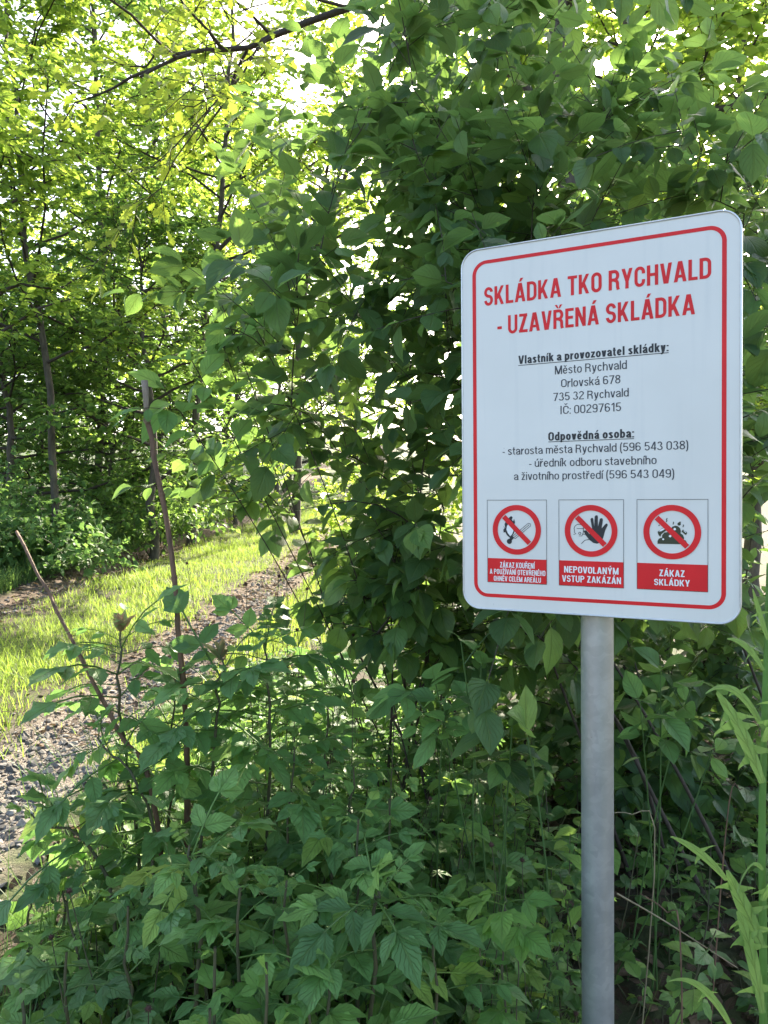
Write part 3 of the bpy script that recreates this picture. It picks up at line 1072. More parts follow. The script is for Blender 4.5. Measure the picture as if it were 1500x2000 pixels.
def draw_fire(m, m2, q):
    fl = [(-.24, -.36), (-.40, -.22), (-.47, -.10), (-.54, -.12), (-.55, .0), (-.50, .06), (-.56, .16), (-.47, .06), (-.50, .22), (-.42, .40), (-.34, .46), (-.22, .56),
          (-.16, .50), (-.20, .40), (-.14, .34), (-.10, .44), (-.06, .30), (-.10, .18), (-.06, .10), (-.06, .0), (-.12, -.16)]
    poly(m, q(fl), Z1)
    hl = [(-.26, -.26), (-.36, -.14), (-.42, .0), (-.40, .14), (-.36, .20), (-.30, .30), (-.26, .20), (-.24, .30), (-.17, .20), (-.12, .10), (-.13, -.05), (-.18, -.18)]
    poly(m2, q(hl), Z2)
    poly(m, q(circ(-.30, -.47, .105, 18)), Z1 + .0001)
    stroke(m, q([(-.28, -.42), (-.14, -.28)]), .0055, Z1 + .0001)
    for a_, b_ in (((-.17, -.27), (.46, .25)), ((-.06, -.36), (.57, .16))):
        stroke(m, q([a_, b_]), .0009, Z1)
    stroke(m, q([(.46, .25), (.50, .27), (.58, .24), (.57, .16)]), .0009, Z1)
    stroke(m, q([(-.11, -.31), (.52, .21)]), .0009, Z1)
    stroke(m, q([(-.17, -.27), (-.06, -.36)]), .0009, Z1)


def draw_stop(m, m2, q):
    hand = [(-.28, .00), (-.17, .02), (-.06, -.12), (.03, -.06), (.05, .10), (-.01, .44), (.02, .50), (.08, .50), (.10, .44), (.13, .16), (.15, .55), (.19, .60), (.25, .60), (.27, .54),
            (.27, .15), (.34, .46), (.39, .50), (.44, .48), (.46, .43), (.41, .10), (.56, .28), (.61, .29), (.64, .24), (.54, .02), (.46, -.28), (.38, -.42), (.24, -.49), (.10, -.46), (-.06, -.34), (-.20, -.16)]
    poly(m, q(hand), Z1)
    a = circ(-.45, .06, .19, 20, 20, 178)
    stroke(m, q(a), .0010, Z1)
    stroke(m, q([(-.635, .07), (-.62, -.02), (-.64, -.05), (-.57, -.12), (-.66, -.15)]), .0010, Z1)
    stroke(m, q([(-.54, .085), (-.28, .085)]), .0009, Z1)
    stroke(m, q(circ(-.42, -.10, .045, 14, 0, 359)), .0010, Z1)
    stroke(m, q([(-.28, .12), (-.29, -.08), (-.34, -.20), (-.46, -.20)]), .0010, Z1)
    stroke(m, q([(-.30, -.13), (-.18, -.14)]), .0010, Z1)
    stroke(m, q([(-.36, -.50), (-.22, -.36), (-.02, -.32)]), .0010, Z1)


def draw_waste(m, m2, q):
    heap = [(-.50, -.44), (-.50, -.34), (-.46, -.26), (-.40, -.22), (-.34, -.22), (-.34, -.12), (-.26, -.02), (-.14, .0), (-.06, -.02), (-.04, .12), (.02, .20), (.12, .24), (.20, .22), (.28, .15), (.31, .05),
            (.30, -.04), (.38, -.10), (.42, -.20), (.41, -.27), (.48, -.30), (.52, -.38), (.52, -.44)]
    poly(m, q(heap), Z1)
    for cx_, cy_, r_ in ((.10, .11, .045), (-.06, -.15, .045), (-.30, -.27, .035)):
        poly(m2, q(circ(cx_, cy_, r_, 14)), Z2)
    poly(m, q([(-.50, .0), (-.46, -.12), (-.40, -.18), (-.36, -.08), (-.24, .02), (-.16, .08), (-.22, .16), (-.36, .12)]), Z1)
    poly(m2, q([(-.46, .01), (-.36, .03), (-.22, .12), (-.26, .14), (-.38, .10)]), Z2)
    poly(m, q([(.33, .02), (.48, -.10), (.53, -.03), (.50, .02), (.38, .10)]), Z1 + .0001)
    poly(m2, q([(.40, .055), (.48, -.02), (.495, .0), (.42, .07)]), Z2)
    poly(m, q(circ(.25, .30, .06, 12) * [1.0, 1.0]), Z1)
    stroke(m, q([(.24, .30), (.28, .37), (.31, .36)]), .0022, Z1 + .0001)
    for pts in ([(-.20, .37), (-.17, .42), (-.19, .46), (-.16, .51)], [(.04, .28), (.06, .34), (.05, .38)], [(.38, .19), (.40, .24), (.39, .28)], [(-.46, .22), (-.43, .26)]):
        stroke(m, q(pts), .0016, Z1)


pict('no_open_fire_pictogram', .0516, [('ZÁKAZ KOUŘENÍ', 77.3, 145.3, 83.6, 10.6, .45), ('A POUŽÍVÁNÍ OTEVŘENÉHO', 56.5, 166.0, 70.6, 10.0, .40), ('OHNĚV CELÉM AREÁLU', 64.6, 157.5, 57.5, 9.6, .40)], draw_fire, 'red ring over a flame and a match')
pict('no_entry_pictogram', .1914, [('NEPOVOLANÝM', 201.3, 299.4, 78.8, 12.0, .6), ('VSTUP ZAKÁZÁN', 197.4, 303.7, 61.8, 12.0, .6)], draw_stop, 'red ring over a face and a raised dark hand')
pict('no_waste_dumping_pictogram', .3309, [('ZÁKAZ', 368.8, 410.6, 79.0, 11.6, .6), ('SKLÁDKY', 360.2, 419, 62.8, 11.2, .6)], draw_waste, 'red ring over a dark heap of waste')


# ------------------------------------------------------------------ trees
def build_tree(name, label, group, trunk, r0, nb, blen, t0, Ts, size, mat, seed, twl=.55, ntw=17, lpt=19, bias=(0, 0, 0), limbs=(), up=.35, bark=None, zcut=None, dens=1.0):
    r = np.random.default_rng(seed)
    bark = bark or M_BARK
    trunk = np.asarray(trunk, float)
    if len(trunk) == 2 or True:
        tp = resample(trunk, 22)
        tp[1:-1, :2] += r.normal(0, .018, (20, 2))
    root = thing(name, label, 'tree', tp[0], group)
    mt, mbn, mc = MB(), MB(), MB()
    rad = r0 * (1 - .86 * np.linspace(0, 1, 22)) * np.where(np.arange(22) == 0, 1.35, 1)
    tube(mt, tp, rad, 9)
    H = np.linalg.norm(tp[-1] - tp[0])
    pos, fw, no = [], [], []

    def spray(p, d, L, rr):
        nseg = 6
        s = np.linspace(0, 1, nseg)
        w = r.normal(0, .05, (nseg, 3)) * L * s[:, None]
        bp = p + d * (L * s)[:, None] + UP * (.10 * L * s ** 2 - .06 * L * s ** 3)[:, None] + w
        tube(mbn, bp, rr * (1 - .85 * s) + .002, 5)
        n_tw = max(3, int(ntw * dens * min(1.4, L / blen + .25)))
        for k in range(n_tw):
            t = .22 + .78 * (k + r.random() * .6) / n_tw
            t = min(t, .999)
            i = min(int(t * (nseg - 1)), nseg - 2)
            f = t * (nseg - 1) - i
            q = bp[i] * (1 - f) + bp[i + 1] * f
            tg = nrm(bp[i + 1] - bp[i])
            side = nrm(np.cross(tg, UP)) * (1 if k % 2 else -1)
            dd = nrm(tg * (.55 + .3 * t) + side * (.8 - .4 * t) + UP * r.normal(.02, .28))
            tl = twl * (.55 + .7 * r.random()) * (1.15 - .45 * t)
            ss = np.linspace(0, 1, 4)
            tq = q + dd * (tl * ss)[:, None] - UP * (.10 * tl * ss ** 2)[:, None]
            tube(mbn, tq, np.linspace(.0045, .0015, 4), 3)
            nl = max(3, int(lpt * tl / twl))
            tt = np.sort(r.random(nl)) * .95 + .05
            ps = q + dd * (tl * tt)[:, None] - UP * (.10 * tl * tt ** 2)[:, None]
            sd2 = nrm(np.cross(dd, UP))
            sg = np.where(np.arange(nl) % 2, 1, -1)[:, None]
            pos.append(ps)
            fw.append(dd * (.55 + .3 * tt[:, None]) + sd2 * sg * .75 - UP * (.12 + .35 * r.random((nl, 1))) + r.normal(0, .22, (nl, 3)))
            no.append(UP + r.normal(0, .45, (nl, 3)))

    for i in range(nb):
        t = t0 + (1 - t0) * ((i + .5) / nb) ** .9
        j = t * 21
        a = min(int(j), 20)
        p = tp[a] + (tp[a + 1] - tp[a]) * (j - a)
        az = i * 2.39996 + r.normal(0, .4)
        d = nrm(np.array([math.cos(az), math.sin(az), up + .25 * r.normal() + .5 * (t - t0)]) + np.array(bias))
        L = blen * (1.05 - .72 * ((t - t0) / (1 - t0)) ** 1.6) * (.75 + .5 * r.random())
        spray(p, d, L, max(.006, rad[a] * .45))
    for lp, lr in limbs:
        lp = resample(lp, 14)
        tube(mbn, lp, np.linspace(lr, lr * .25, 14), 7)
        for k in range(10):
            i = 3 + k
            tg = nrm(lp[i] - lp[i - 1])
            side = nrm(np.cross(tg, UP)) * (1 if k % 2 else -1)
            spray(lp[i], nrm(tg * .7 + side * .7 + UP * r.normal(.15, .3)), blen * (.35 + .3 * r.random()), lr * .3)
    pos, fw, no = np.concatenate(pos), np.concatenate(fw), np.concatenate(no)
    if zcut is not None:
        keep = zcut(pos)
        pos, fw, no = pos[keep], fw[keep], no[keep]
    which = r.integers(0, len(Ts), len(pos))
    for k, T in enumerate(Ts):
        w = which == k
        mc.inst(T, pos[w], fw[w], no[w], size * (.65 + .7 * r.random(w.sum())), np.clip(r.beta(2, 2, w.sum()), 0, 1))
    mt.build('trunk', bark, root)
    mbn.build('branches', M_TWIG, root)
    mc.build('crown', mat, root)
    return root


def on(px, Y):
    x = (px - 750) / 1500 * Y
    return np.array([x, Y, float(gz(x, Y)) - .1])


GT = 'trees along the track'
build_tree('woodland_tree', 'slender straight grey trunk at the left edge, leafy tree beyond the track', GT,
           [on(112, 9.5), P(92, 720, 9.5), P(52, 500, 9.5), P(36, 260, 9.5), P(15, 40, 9.5), P(-5, -250, 9.5), P(10, -450, 9.5)], .048, 46, 2.3, .16, T_XS, .085, M_TREE, 1, dens=1.2)
build_tree('woodland_tree', 'dark bent trunk in mid view behind the taller dead cane', GT,
           [on(372, 12), P(395, 640, 12), P(425, 470, 12), P(438, 290, 12), P(452, 80, 12), P(470, -150, 12), P(470, -330, 12)], .062, 48, 2.5, .16, T_XS, .085, M_TREE, 2,
           limbs=[([P(425, 490, 12), P(490, 425, 12), P(590, 335, 12), P(690, 270, 12)], .035)])
build_tree('woodland_tree', 'brown stemmed tree leaning right behind the dogwood leaves', GT,
           [on(575, 14), P(588, 620, 14), P(625, 470, 14), P(668, 360, 14), P(720, 190, 14), P(760, -40, 14), P(780, -250, 14)], .075, 34, 2.3, .30, T_XS, .085, M_TREE, 3, dens=.8,
           limbs=[([P(592, 600, 14), P(610, 470, 14), P(640, 330, 14), P(660, 180, 14)], .045)])
build_tree('woodland_tree', 'bushy tree overhanging from beyond the left edge of the view', GT,
           [on(-260, 7.5), P(-240, 700, 7.5), P(-230, 300, 7.5), P(-220, -100, 7.5), P(-220, -500, 7.5)], .09, 44, 2.1, .2, T_XS, .085, M_TREE, 4, bias=(.25, 0, 0))
build_tree('woodland_tree', 'dense dark tree behind the slender left trunk', GT,
           [on(190, 13), P(200, 600, 13), P(190, 200, 13), P(180, -100, 13), P(190, -330, 13)], .07, 52, 2.7, .08, T_XS, .10, M_TREE_SHADE, 5, dens=1.1)
build_tree('woodland_tree', 'low spreading tree shading the bank behind the dead canes', GT,
           [on(300, 10.5), P(295, 800, 10.5), P(280, 680, 10.5), P(275, 560, 10.5), P(270, 450, 10.5)], .06, 36, 1.9, .10, T_XS, .085, M_TREE_SHADE, 6, up=.15)
build_tree('woodland_tree', 'low dark tree at the left edge above the shaded bank', GT,
           [on(20, 10.8), P(20, 820, 10.8), P(5, 700, 10.8), P(0, 560, 10.8)], .06, 34, 2.0, .10, T_XS, .085, M_TREE_SHADE, 7, up=.12)
for px, Y, h, lab, sd_ in ((310, 15.5, 11, 'tall leafy tree showing between the dark bent trunk and the slender left trunk', 8), (540, 25, 10.5, 'tall leafy tree filling the top behind the leaning brown stems', 9),
                           (455, 19.5, 11, 'tall leafy tree behind the dark bent trunk, under the oak limb', 10), (690, 27, 10, 'tall leafy tree whose top shows left of the dogwood', 12)):
    b = on(px, Y)
    build_tree('woodland_tree', lab, GT, [b, b + [.1, 0, h * .35], b + [-.1, 0, h * .7], b + [0, 0, h]], .075, 50, 2.6, .30, T_XS, .115, M_TREE, sd_, dens=.8)
GH = 'hazel thicket on the bank'
for k, (px, Y, h, lab) in enumerate([(-90, 12.5, 3.6, 'dark hazel thicket at the left edge behind the bank weeds'), (70, 13.5, 3.8, 'dark hazel clump behind the slender left trunk'),
                                     (205, 12.2, 3.4, 'dark hazel clump between the slender left trunk and the taller dead cane'), (330, 13.8, 3.4, 'hazel clump just right of the taller dead cane tip'),
                                     (460, 17, 3.6, 'lighter hazel clump where the track disappears'), (-20, 17, 4.2, 'tall hazel far behind the left edge bushes'), (160, 18, 4.2, 'tall hazel far behind the dark hazel clumps')]):
    b = on(px, Y)
    build_tree('hazel_bush', lab, GH, [b, b + [.1, 0, h * .4], b + [.0, 0, h * .7], b + [.1, 0, h]], .05, 34, 1.7, .03, T_XS, .10, M_TREE_SHADE, 80 + k, up=.3, ntw=13, lpt=15)
GF = 'trees far up the track'
for k, (px, Y, h, lab) in enumerate([(-60, 19, 10, 'tall far tree behind the left edge trees'), (240, 20, 10, 'tall far tree filling the gap between the two left trunks'),
                                     (430, 22, 9, 'far tree behind the dark bent trunk'), (560, 26, 6.5, 'small sunlit tree far up the track'), (690, 30, 6, 'far sunlit tree right of the track end'), (340, 30, 8, 'farthest tree beyond the bank between the bent trunk and the left trunks'),
                                     (100, 27, 10, 'farthest tree beyond the left edge trees'), (620, 38, 5, 'low far tree where the track meets the sky')]):
    b = on(px, Y)
    build_tree('far_tree', lab, GF, [b, b + [.2, 0, h * .35], b + [.1, 0, h * .7], b + [0, 0, h]], .13, 34, 3.0, .12, T_XS, .15, M_TREE, 20 + k, twl=.8, ntw=13, lpt=13)
GB = 'trees behind the dogwood thicket'
for k, (x, Y, h, lab) in enumerate([(2.6, 8.0, 7.5, 'tree behind the dogwood, seen above the sign board'), (4.1, 8.6, 8.5, 'sunlit tree above the upper right corner of the sign board')]):
    b = np.array([x, Y, float(gz(x, Y)) - .1])
    build_tree('thicket_tree', lab, GB, [b, b + [.1, 0, h * .35], b + [-.1, 0, h * .7], b + [0, 0, h]], .10, 46, 2.4, .12, T_XS, .11, M_TREE, 40 + k, ntw=18, lpt=17)
ob = np.array([1.75, 6.6, float(gz(1.75, 6.6)) - .1])
build_tree('oak_tree', 'oak with a dark bare limb reaching left across the top', None, [ob, ob + [-.05, 0, 2.0], ob + [-.2, -.1, 4.0], ob + [-.3, 0, 6.5], ob + [-.3, 0, 8.5]], .16, 16, 2.4, .55, T_OAK, .11, M_OAK, 60, ntw=8, lpt=8,
           limbs=[([ob + [-.2, -.1, 4.1], P(900, -80, 6.2), P(740, -15, 6), P(690, 12, 6), P(560, 58, 6), P(480, 95, 6), P(400, 97, 5.9), P(330, 120, 5.8), P(275, 150, 5.7)], .040),
                  ([P(560, 58, 6), P(510, 85, 5.95), P(470, 150, 5.9), P(420, 200, 5.8), P(380, 260, 5.7)], .012)])


# ------------------------------------------------------------------ shrubs grown from a base to chosen tips
def in_poly(p, poly_):
    x, y = p
    c = False
    n = len(poly_)
    for i in range(n):
        (x1, y1), (x2, y2) = poly_[i], poly_[(i + 1) % n]
        if (y1 > y) != (y2 > y) and x < (x2 - x1) * (y - y1) / (y2 - y1) + x1:
            c = not c
    return c


def sample_tips(r, poly_, n, d0, d1, zmin=.25):
    xs_, ys_ = [p[0] for p in poly_], [p[1] for p in poly_]
    out = []
    while len(out) < n:
        p = (r.uniform(min(xs_), max(xs_)), r.uniform(min(ys_), max(ys_)))
        if in_poly(p, poly_):
            Y = r.uniform(d0, d1)
            q = P(*p, Y)
            if q[2] > float(gz(q[0], q[1])) + zmin:
                out.append(q)
            elif r.random() < .02:
                out.append(q + UP * (float(gz(q[0], q[1])) + zmin - q[2]))
    return np.array(out)


def build_shrub(name, label, cat, group, bases, tips, size, seed, leafT, mat, stem_mat, spacing=.06, span=.55, r_tip=.0014, leafy=1.0, keep=None, side=3, droop=.5, r_base=.0042):
    r = np.random.default_rng(seed)
    bases = np.asarray(bases, float)
    root = thing(name, label, cat, bases.mean(0), group)
    ms, ml = MB(), MB()
    nodes, depth, stems = [], [], []
    tips = np.asarray(tips)
    order = np.argsort(np.linalg.norm(tips[:, None] - bases[None], axis=2).min(1) + r.normal(0, .3, len(tips)))
    pos, fw, no = [], [], []

    def leaves_on(bp, L, ln0):
        # opposite pairs, each pair turned a quarter round the twig
        n = max(2, int((L - ln0) / spacing))
        for k in range(n + 1):
            s = 1 - (k * spacing) / L * (1 + .15 * r.normal())
            if s <= 0 or s > 1:
                continue
            if r.random() > leafy:
                continue
            j = s * (len(bp) - 1)
            i = min(int(j), len(bp) - 2)
            q = bp[i] + (bp[i + 1] - bp[i]) * (j - i)
            tg = nrm(bp[i + 1] - bp[i])
            a = nrm(np.cross(tg, UP) + 1e-4)
            b = np.cross(a, tg)
            th = r.normal(0, .35) + (math.pi / 2 if (k % 2 and r.random() < .5) else 0)
            ax = a * math.cos(th) + b * math.sin(th)
            for sg in (-1, 1):
                f = ax * sg * (.75 if k else .35) + tg * (.5 if k else .9) - UP * (droop * (.35 + 1.0 * r.random())) + r.normal(0, .18, 3)
                pos.append(q)
                fw.append(f)
                no.append(UP * .9 + r.normal(0, .4, 3) + nrm(q - root_c) * .3)

    root_c = bases.mean(0)
    for ti in order:
        tip = tips[ti]
        st = None
        if len(nodes) > 12:
            N = np.array(nodes)
            D = np.array(depth)
            dist = np.linalg.norm(N - tip, axis=1)
            cost = dist + .28 * D + 2.0 * np.maximum(0, N[:, 2] - tip[2] + .05)
            cost[dist < .12] = 9
            k = int(np.argmin(cost))
            if cost[k] < 3:
                st, d0 = N[k], D[k]
        if st is None or len(stems) < 4:
            b = bases[r.integers(len(bases))]
            st, d0 = b + r.normal(0, .06, 3) * [1, 1, 0], 0
        L = np.linalg.norm(tip - st)
        hz_ = (tip - st) * [1, 1, 0]
        c1 = st + (tip - st) * .45 + UP * (.22 * np.linalg.norm(hz_)) + r.normal(0, .06 * L, 3)
        nseg = max(5, int(L / .12))
        s = np.linspace(0, 1, nseg)[:, None]
        bp = st * (1 - s) ** 2 + 2 * c1 * s * (1 - s) + tip * s * s
        dl = d0 + L * s[:, 0]
        rad = r_tip + r_base * np.clip(1.0 - dl / 3.0, 0, 1) * np.linspace(1.0, .25, nseg) ** 1.2 * (2.2 if d0 == 0 else 1)
        tube(ms, bp, rad, 5 if d0 == 0 else 4)
        stems.append(bp)
        for i in range(1, nseg):
            nodes.append(bp[i])
            depth.append(dl[i])
        leaves_on(bp, L, max(.04, L - span))
        for k in range(side):
            t = 1 - (span / max(L, span)) * (.1 + .85 * r.random())
            j = t * (nseg - 1)
            i = max(0, min(int(j), nseg - 2))
            q = bp[i] + (bp[i + 1] - bp[i]) * (j - i)
            tg = nrm(bp[i + 1] - bp[i])
            sdv = nrm(np.cross(tg, r.normal(0, 1, 3)))
            d = nrm(tg * .6 + sdv * .8 + UP * .1)
            l2 = span * (.3 + .4 * r.random())
            ss = np.linspace(0, 1, 4)[:, None]
            sp_ = q + d * l2 * ss - UP * (.12 * l2 * ss ** 2)
            tube(ms, sp_, np.linspace(r_tip * 1.1, r_tip * .7, 4), 3)
            leaves_on(sp_, l2, .02)
    pos, fw, no = np.array(pos), np.array(fw), np.array(no)
    if keep is not None:
        kk = keep(pos)
        pos, fw, no = pos[kk], fw[kk], no[kk]
    which = r.integers(0, len(leafT), len(pos))
    for k, T in enumerate(leafT):
        w = which == k
        ml.inst(T, pos[w], fw[w], no[w], size * (.42 + .85 * r.random(w.sum())), r.beta(1.5, 1.7, w.sum()))
    ms.build('stems', stem_mat, root)
    ml.build('foliage', mat, root)
    return root


def not_sign(pos):
    """leaves stay behind the sign face and clear of the post"""
    rel = pos - O_
    n = rel @ n_
    uu = rel @ u_
    vv = rel @ v_
    infront = (n > -.16) & (uu > -.10) & (uu < .62) & (vv > -.12) & (vv < .85)
    post = np.hypot(uu - POST_U, n - POST_B) < .12
    return ~(infront | post)


rs = np.random.default_rng(5)
GD = 'dogwood shrubs behind the sign'


def B(*xy):
    return [(x, y, float(gz(x, y)) - .05) for x, y in xy]


polyA = [(640, 0), (640, 180), (600, 330), (560, 480), (470, 570), (400, 660), (430, 760), (520, 880), (450, 960), (560, 1050), (640, 1160), (900, 1230), (980, 700), (960, 300), (900, 0)]
polyB = [(850, 200), (820, 700), (830, 1210), (1000, 1290), (1250, 1330), (1480, 1300), (1500, 300), (1200, 150)]
polyC = [(740, -150), (720, 350), (900, 480), (1200, 480), (1560, 420), (1560, 300), (1330, 160), (1270, -150)]
polyD = [(760, 120), (760, 300), (720, 560), (820, 900), (900, 1000), (1560, 1000), (1560, 330), (1200, 120)]
build_shrub('dogwood_shrub', 'dogwood with arching sprays reaching left over the track', 'shrub', GD, B((.35, 3.3), (.15, 3.6), (.6, 3.1)), np.vstack([sample_tips(rs, polyA, 72, 2.1, 3.4)] + [[P(px, py, d)] for px, py, d in ((395, 690, 2.9), (420, 560, 3.0), (430, 985, 2.7), (470, 935, 2.8), (520, 880, 2.9), (470, 770, 2.8), (520, 620, 3.0), (545, 820, 2.9), (500, 500, 3.1), (560, 300, 3.2), (590, 180, 3.0), (560, 420, 3.3))]), .083, 101, T_DOG, M_DOG, M_TWIG, keep=not_sign, droop=.34, span=.62)
build_shrub('dogwood_shrub', 'dogwood with large dark leaves directly behind the sign board', 'shrub', GD, B((.9, 2.7), (1.1, 2.9), (1.3, 2.6)), sample_tips(rs, polyB, 95, 1.75, 2.9), .085, 102, T_DOG, M_DOG, M_TWIG, keep=not_sign)
build_shrub('dogwood_shrub', 'dogwood rising above the sign board with sunlit yellow green leaves', 'shrub', GD, B((1.5, 3.2), (1.8, 3.0), (1.2, 3.4)), sample_tips(rs, polyC, 38, 2.0, 3.6), .085, 103, T_DOG, M_DOG, M_TWIG, keep=not_sign)
build_shrub('dogwood_shrub', 'tall dogwood at the back of the thicket', 'shrub', GD, B((1.0, 4.6), (1.9, 4.4), (.6, 4.8)), sample_tips(rs, polyD, 68, 3.6, 5.2), .095, 104, T_LO, M_DOG, M_TWIG, span=.7)
polyE = [(880, 1180), (960, 1420), (1060, 1560), (1520, 1560), (1560, 1150), (1200, 1150)]
build_shrub('dogwood_shrub', 'low dogwood filling the dark hollow below the sign board', 'shrub', GD, B((.9, 3.6), (1.5, 3.5), (.5, 3.8), (2.0, 3.4)), sample_tips(rs, polyE, 125, 2.9, 4.6, .1), .09, 105, T_DOG[:2], M_DOG, M_TWIG, keep=not_sign)
polyF = [(660, 1060), (740, 980), (900, 1050), (960, 1260), (760, 1300), (640, 1240)]
build_shrub('dogwood_shrub', 'low dogwood between the near wheel rut and the sign board', 'shrub', GD, B((.1, 2.9), (.3, 2.7), (0, 3.1)), sample_tips(rs, polyF, 48, 2.3, 3.3, .1), .08, 106, T_DOG, M_DOG, M_TWIG, keep=not_sign, span=.4)
# light sprays nearer the viewer
build_shrub('dogwood_shoot', 'thin dogwood spray with pale leaves hanging beside the taller dead cane tip', 'shrub', None, B((.1, 3.0)), [P(320, 760, 2.2), P(375, 705, 2.25), P(440, 640, 2.3), P(420, 560, 2.4), P(500, 640, 2.3)], .085, 111, T_DOG, M_BOX, M_TWIG, span=.35, side=1, r_base=.0010)
build_shrub('dogwood_shoot', 'bright green dogwood shoot below the lower left corner of the board', 'shrub', None, B((.22, 2.15)), [P(850, 1330, 1.75), P(800, 1350, 1.75), P(900, 1250, 1.8), P(870, 1370, 1.7), P(940, 1300, 1.85)], .07, 112, T_DOG, M_BOX, M_STEMG, span=.16, side=1, r_base=.0010)
build_shrub('dogwood_shoot', 'dogwood rosette of broad dark leaves left of the post', 'shrub', None, B((.32, 2.0)), [P(1000, 1420, 1.62), P(1030, 1440, 1.62), P(960, 1440, 1.66)], .085, 113, T_DOG, M_DOG, M_STEMG, span=.09, side=1, r_base=.0010, spacing=.05)
build_shrub('dogwood_shoot', 'dim dogwood twig low in the shade right of the post', 'shrub', None, B((.75, 2.3)), [P(1290, 1310, 1.95), P(1350, 1340, 2.0), P(1250, 1370, 1.95), P(1420, 1360, 2.0)], .075, 114, T_DOG, M_BOX, M_STEMG, span=.2, side=1, r_base=.0010)


# ------------------------------------------------------------------ box elder saplings in the foreground
def build_sapling(label, shoots, seed, Ts=T_BOX, mat=M_BOX, size=.215, node=.06, bud=True, name='box_elder_sapling', cat='sapling', group='saplings before the track', top=.75, r0=.006, pairs=2):
    r = np.random.default_rng(seed)
    b0 = np.asarray(shoots[0][-1], float)
    root = thing(name, label, cat, b0, group)
    ms, ml, mb = MB(), MB(), MB()
    for sh in shoots:
        pts = resample(np.asarray(sh, float)[::-1], 14)
        pts[1:-1] += r.normal(0, .004, (12, 3))
        L = np.linalg.norm(np.diff(pts, axis=0), axis=1).sum()
        tube(ms, pts, np.linspace(r0, r0 * .4, 14), 6)
        n = int(L * top / node)
        pos, fw, no, sc = [], [], [], []
        th = r.random() * 6.28
        for k in range(n):
            s = 1 - (k * node + .012) / L
            j = s * 13
            i = min(int(j), 12)
            q = pts[i] + (pts[i + 1] - pts[i]) * (j - i)
            tg = nrm(pts[i + 1] - pts[i])
            th += 1.57 + r.normal(0, .25)
            a = nrm(np.cross(tg, [1, .2, 0]))
            b = np.cross(tg, a)
            for c in range(pairs):
                t2 = th + c * 2 * math.pi / pairs
                ax = a * math.cos(t2) + b * math.sin(t2)
                rise = .9 if k == 0 else (.45 if k < 3 else .12)
                f = ax * 1.0 + UP * (rise + r.normal(0, .15)) + r.normal(0, .1, 3)
                pos.append(q)
                fw.append(f)
                no.append(UP + ax * .35 + r.normal(0, .25, 3))
                sc.append(size * (.42 if k == 0 else .7 if k == 1 else 1.0) * (.75 + .45 * r.random()))
        pos, fw, no, sc = map(np.array, (pos, fw, no, sc))
        if len(pos):
            w_ = r.integers(0, len(Ts), len(pos))
            for k, T in enumerate(Ts):
                w = w_ == k
                if w.any():
                    ml.inst(T, pos[w], fw[w], no[w], sc[w], r.random(w.sum()))
        if bud:
            tp = pts[-1]
            for hgt, k, ln, op in ((0, 6, .055, .75), (.012, 6, .042, .45), (.02, 4, .03, .25)):
                ang = r.random(k) * 6.28
                f = np.c_[np.cos(ang) * op, np.sin(ang) * op, .8 + .5 * r.random(k)]
                T2 = dict(T_EL[1])
                T2['v'] = T_EL[1]['v'] * [.62, 1, 1]
                mb.inst(T2, np.tile(tp + UP * (hgt - .015), (k, 1)), f, -np.c_[np.cos(ang), np.sin(ang), np.zeros(k)] + .4 * r.normal(0, 1, (k, 3)), ln * (.7 + .6 * r.random(k)), r.random(k))
    ms.build('stem', [M_STEMB], root)
    ml.build('foliage', [mat], root)
    if bud:
        mb.build('young_leaves', [M_YOUNG], root)
    return root


def gp(x, y):
    return np.array([x, y, float(gz(x, y)) - .03])


build_sapling('box elder sapling with reddish shoot tips between the two dead canes', [[P(235, 1225, 2.05), P(240, 1420, 2.05), gp(-.62, 2.1)], [P(430, 1280, 2.0), P(415, 1480, 2.0), gp(-.55, 2.0)], [P(340, 1330, 2.1), gp(-.6, 2.1)]], 201)
build_sapling('box elder sapling with feathery leaves right of the taller dead cane', [[P(520, 1235, 2.15), P(525, 1450, 2.1), gp(-.33, 2.1)], [P(575, 1440, 1.95), gp(-.3, 2.0)], [P(640, 1370, 2.3), gp(-.2, 2.3)]], 202, T_ASH + T_BOX[:2], M_BOX, bud=False)
build_sapling('box elder sapling leaning over the gravel at the left edge', [[P(190, 1440, 1.95), P(290, 1600, 1.9), gp(-.52, 1.85)], [P(60, 1590, 1.85), P(200, 1700, 1.85), gp(-.62, 1.85)], [P(130, 1760, 1.7), gp(-.6, 1.7)]], 203, bud=False)
build_sapling('box elder sapling with pale leaflets in the lower middle', [[P(370, 1650, 1.5), P(385, 1800, 1.5), gp(-.38, 1.52)], [P(470, 1730, 1.36), gp(-.27, 1.42)], [P(560, 1720, 1.42), gp(-.19, 1.45)], [P(700, 1600, 1.55), gp(-.06, 1.6)]], 204, bud=False, top=.5, Ts=T_BOX + T_ASH, size=.17)
build_sapling('ash seedling with rows of narrow leaflets at the bottom middle', [[P(640, 1870, 1.3), gp(-.1, 1.35)], [P(740, 1740, 1.42), P(725, 1850, 1.42), gp(-.03, 1.45)], [P(600, 1950, 1.25), gp(-.12, 1.27)], [P(850, 1800, 1.4), gp(.08, 1.42)]], 205, T_ASH, M_BOX, .18, bud=False, name='ash_seedling')
build_sapling('ash seedling with upright leaf tufts in front of the dogwood shoot', [[P(690, 1500, 1.95), P(680, 1650, 1.95), gp(-.1, 1.95)], [P(760, 1560, 1.85), gp(0, 1.85)], [P(650, 1570, 1.9), gp(-.13, 1.9)]], 206, T_ASH + T_BOX, M_BOX, .17, bud=False, name='ash_seedling')
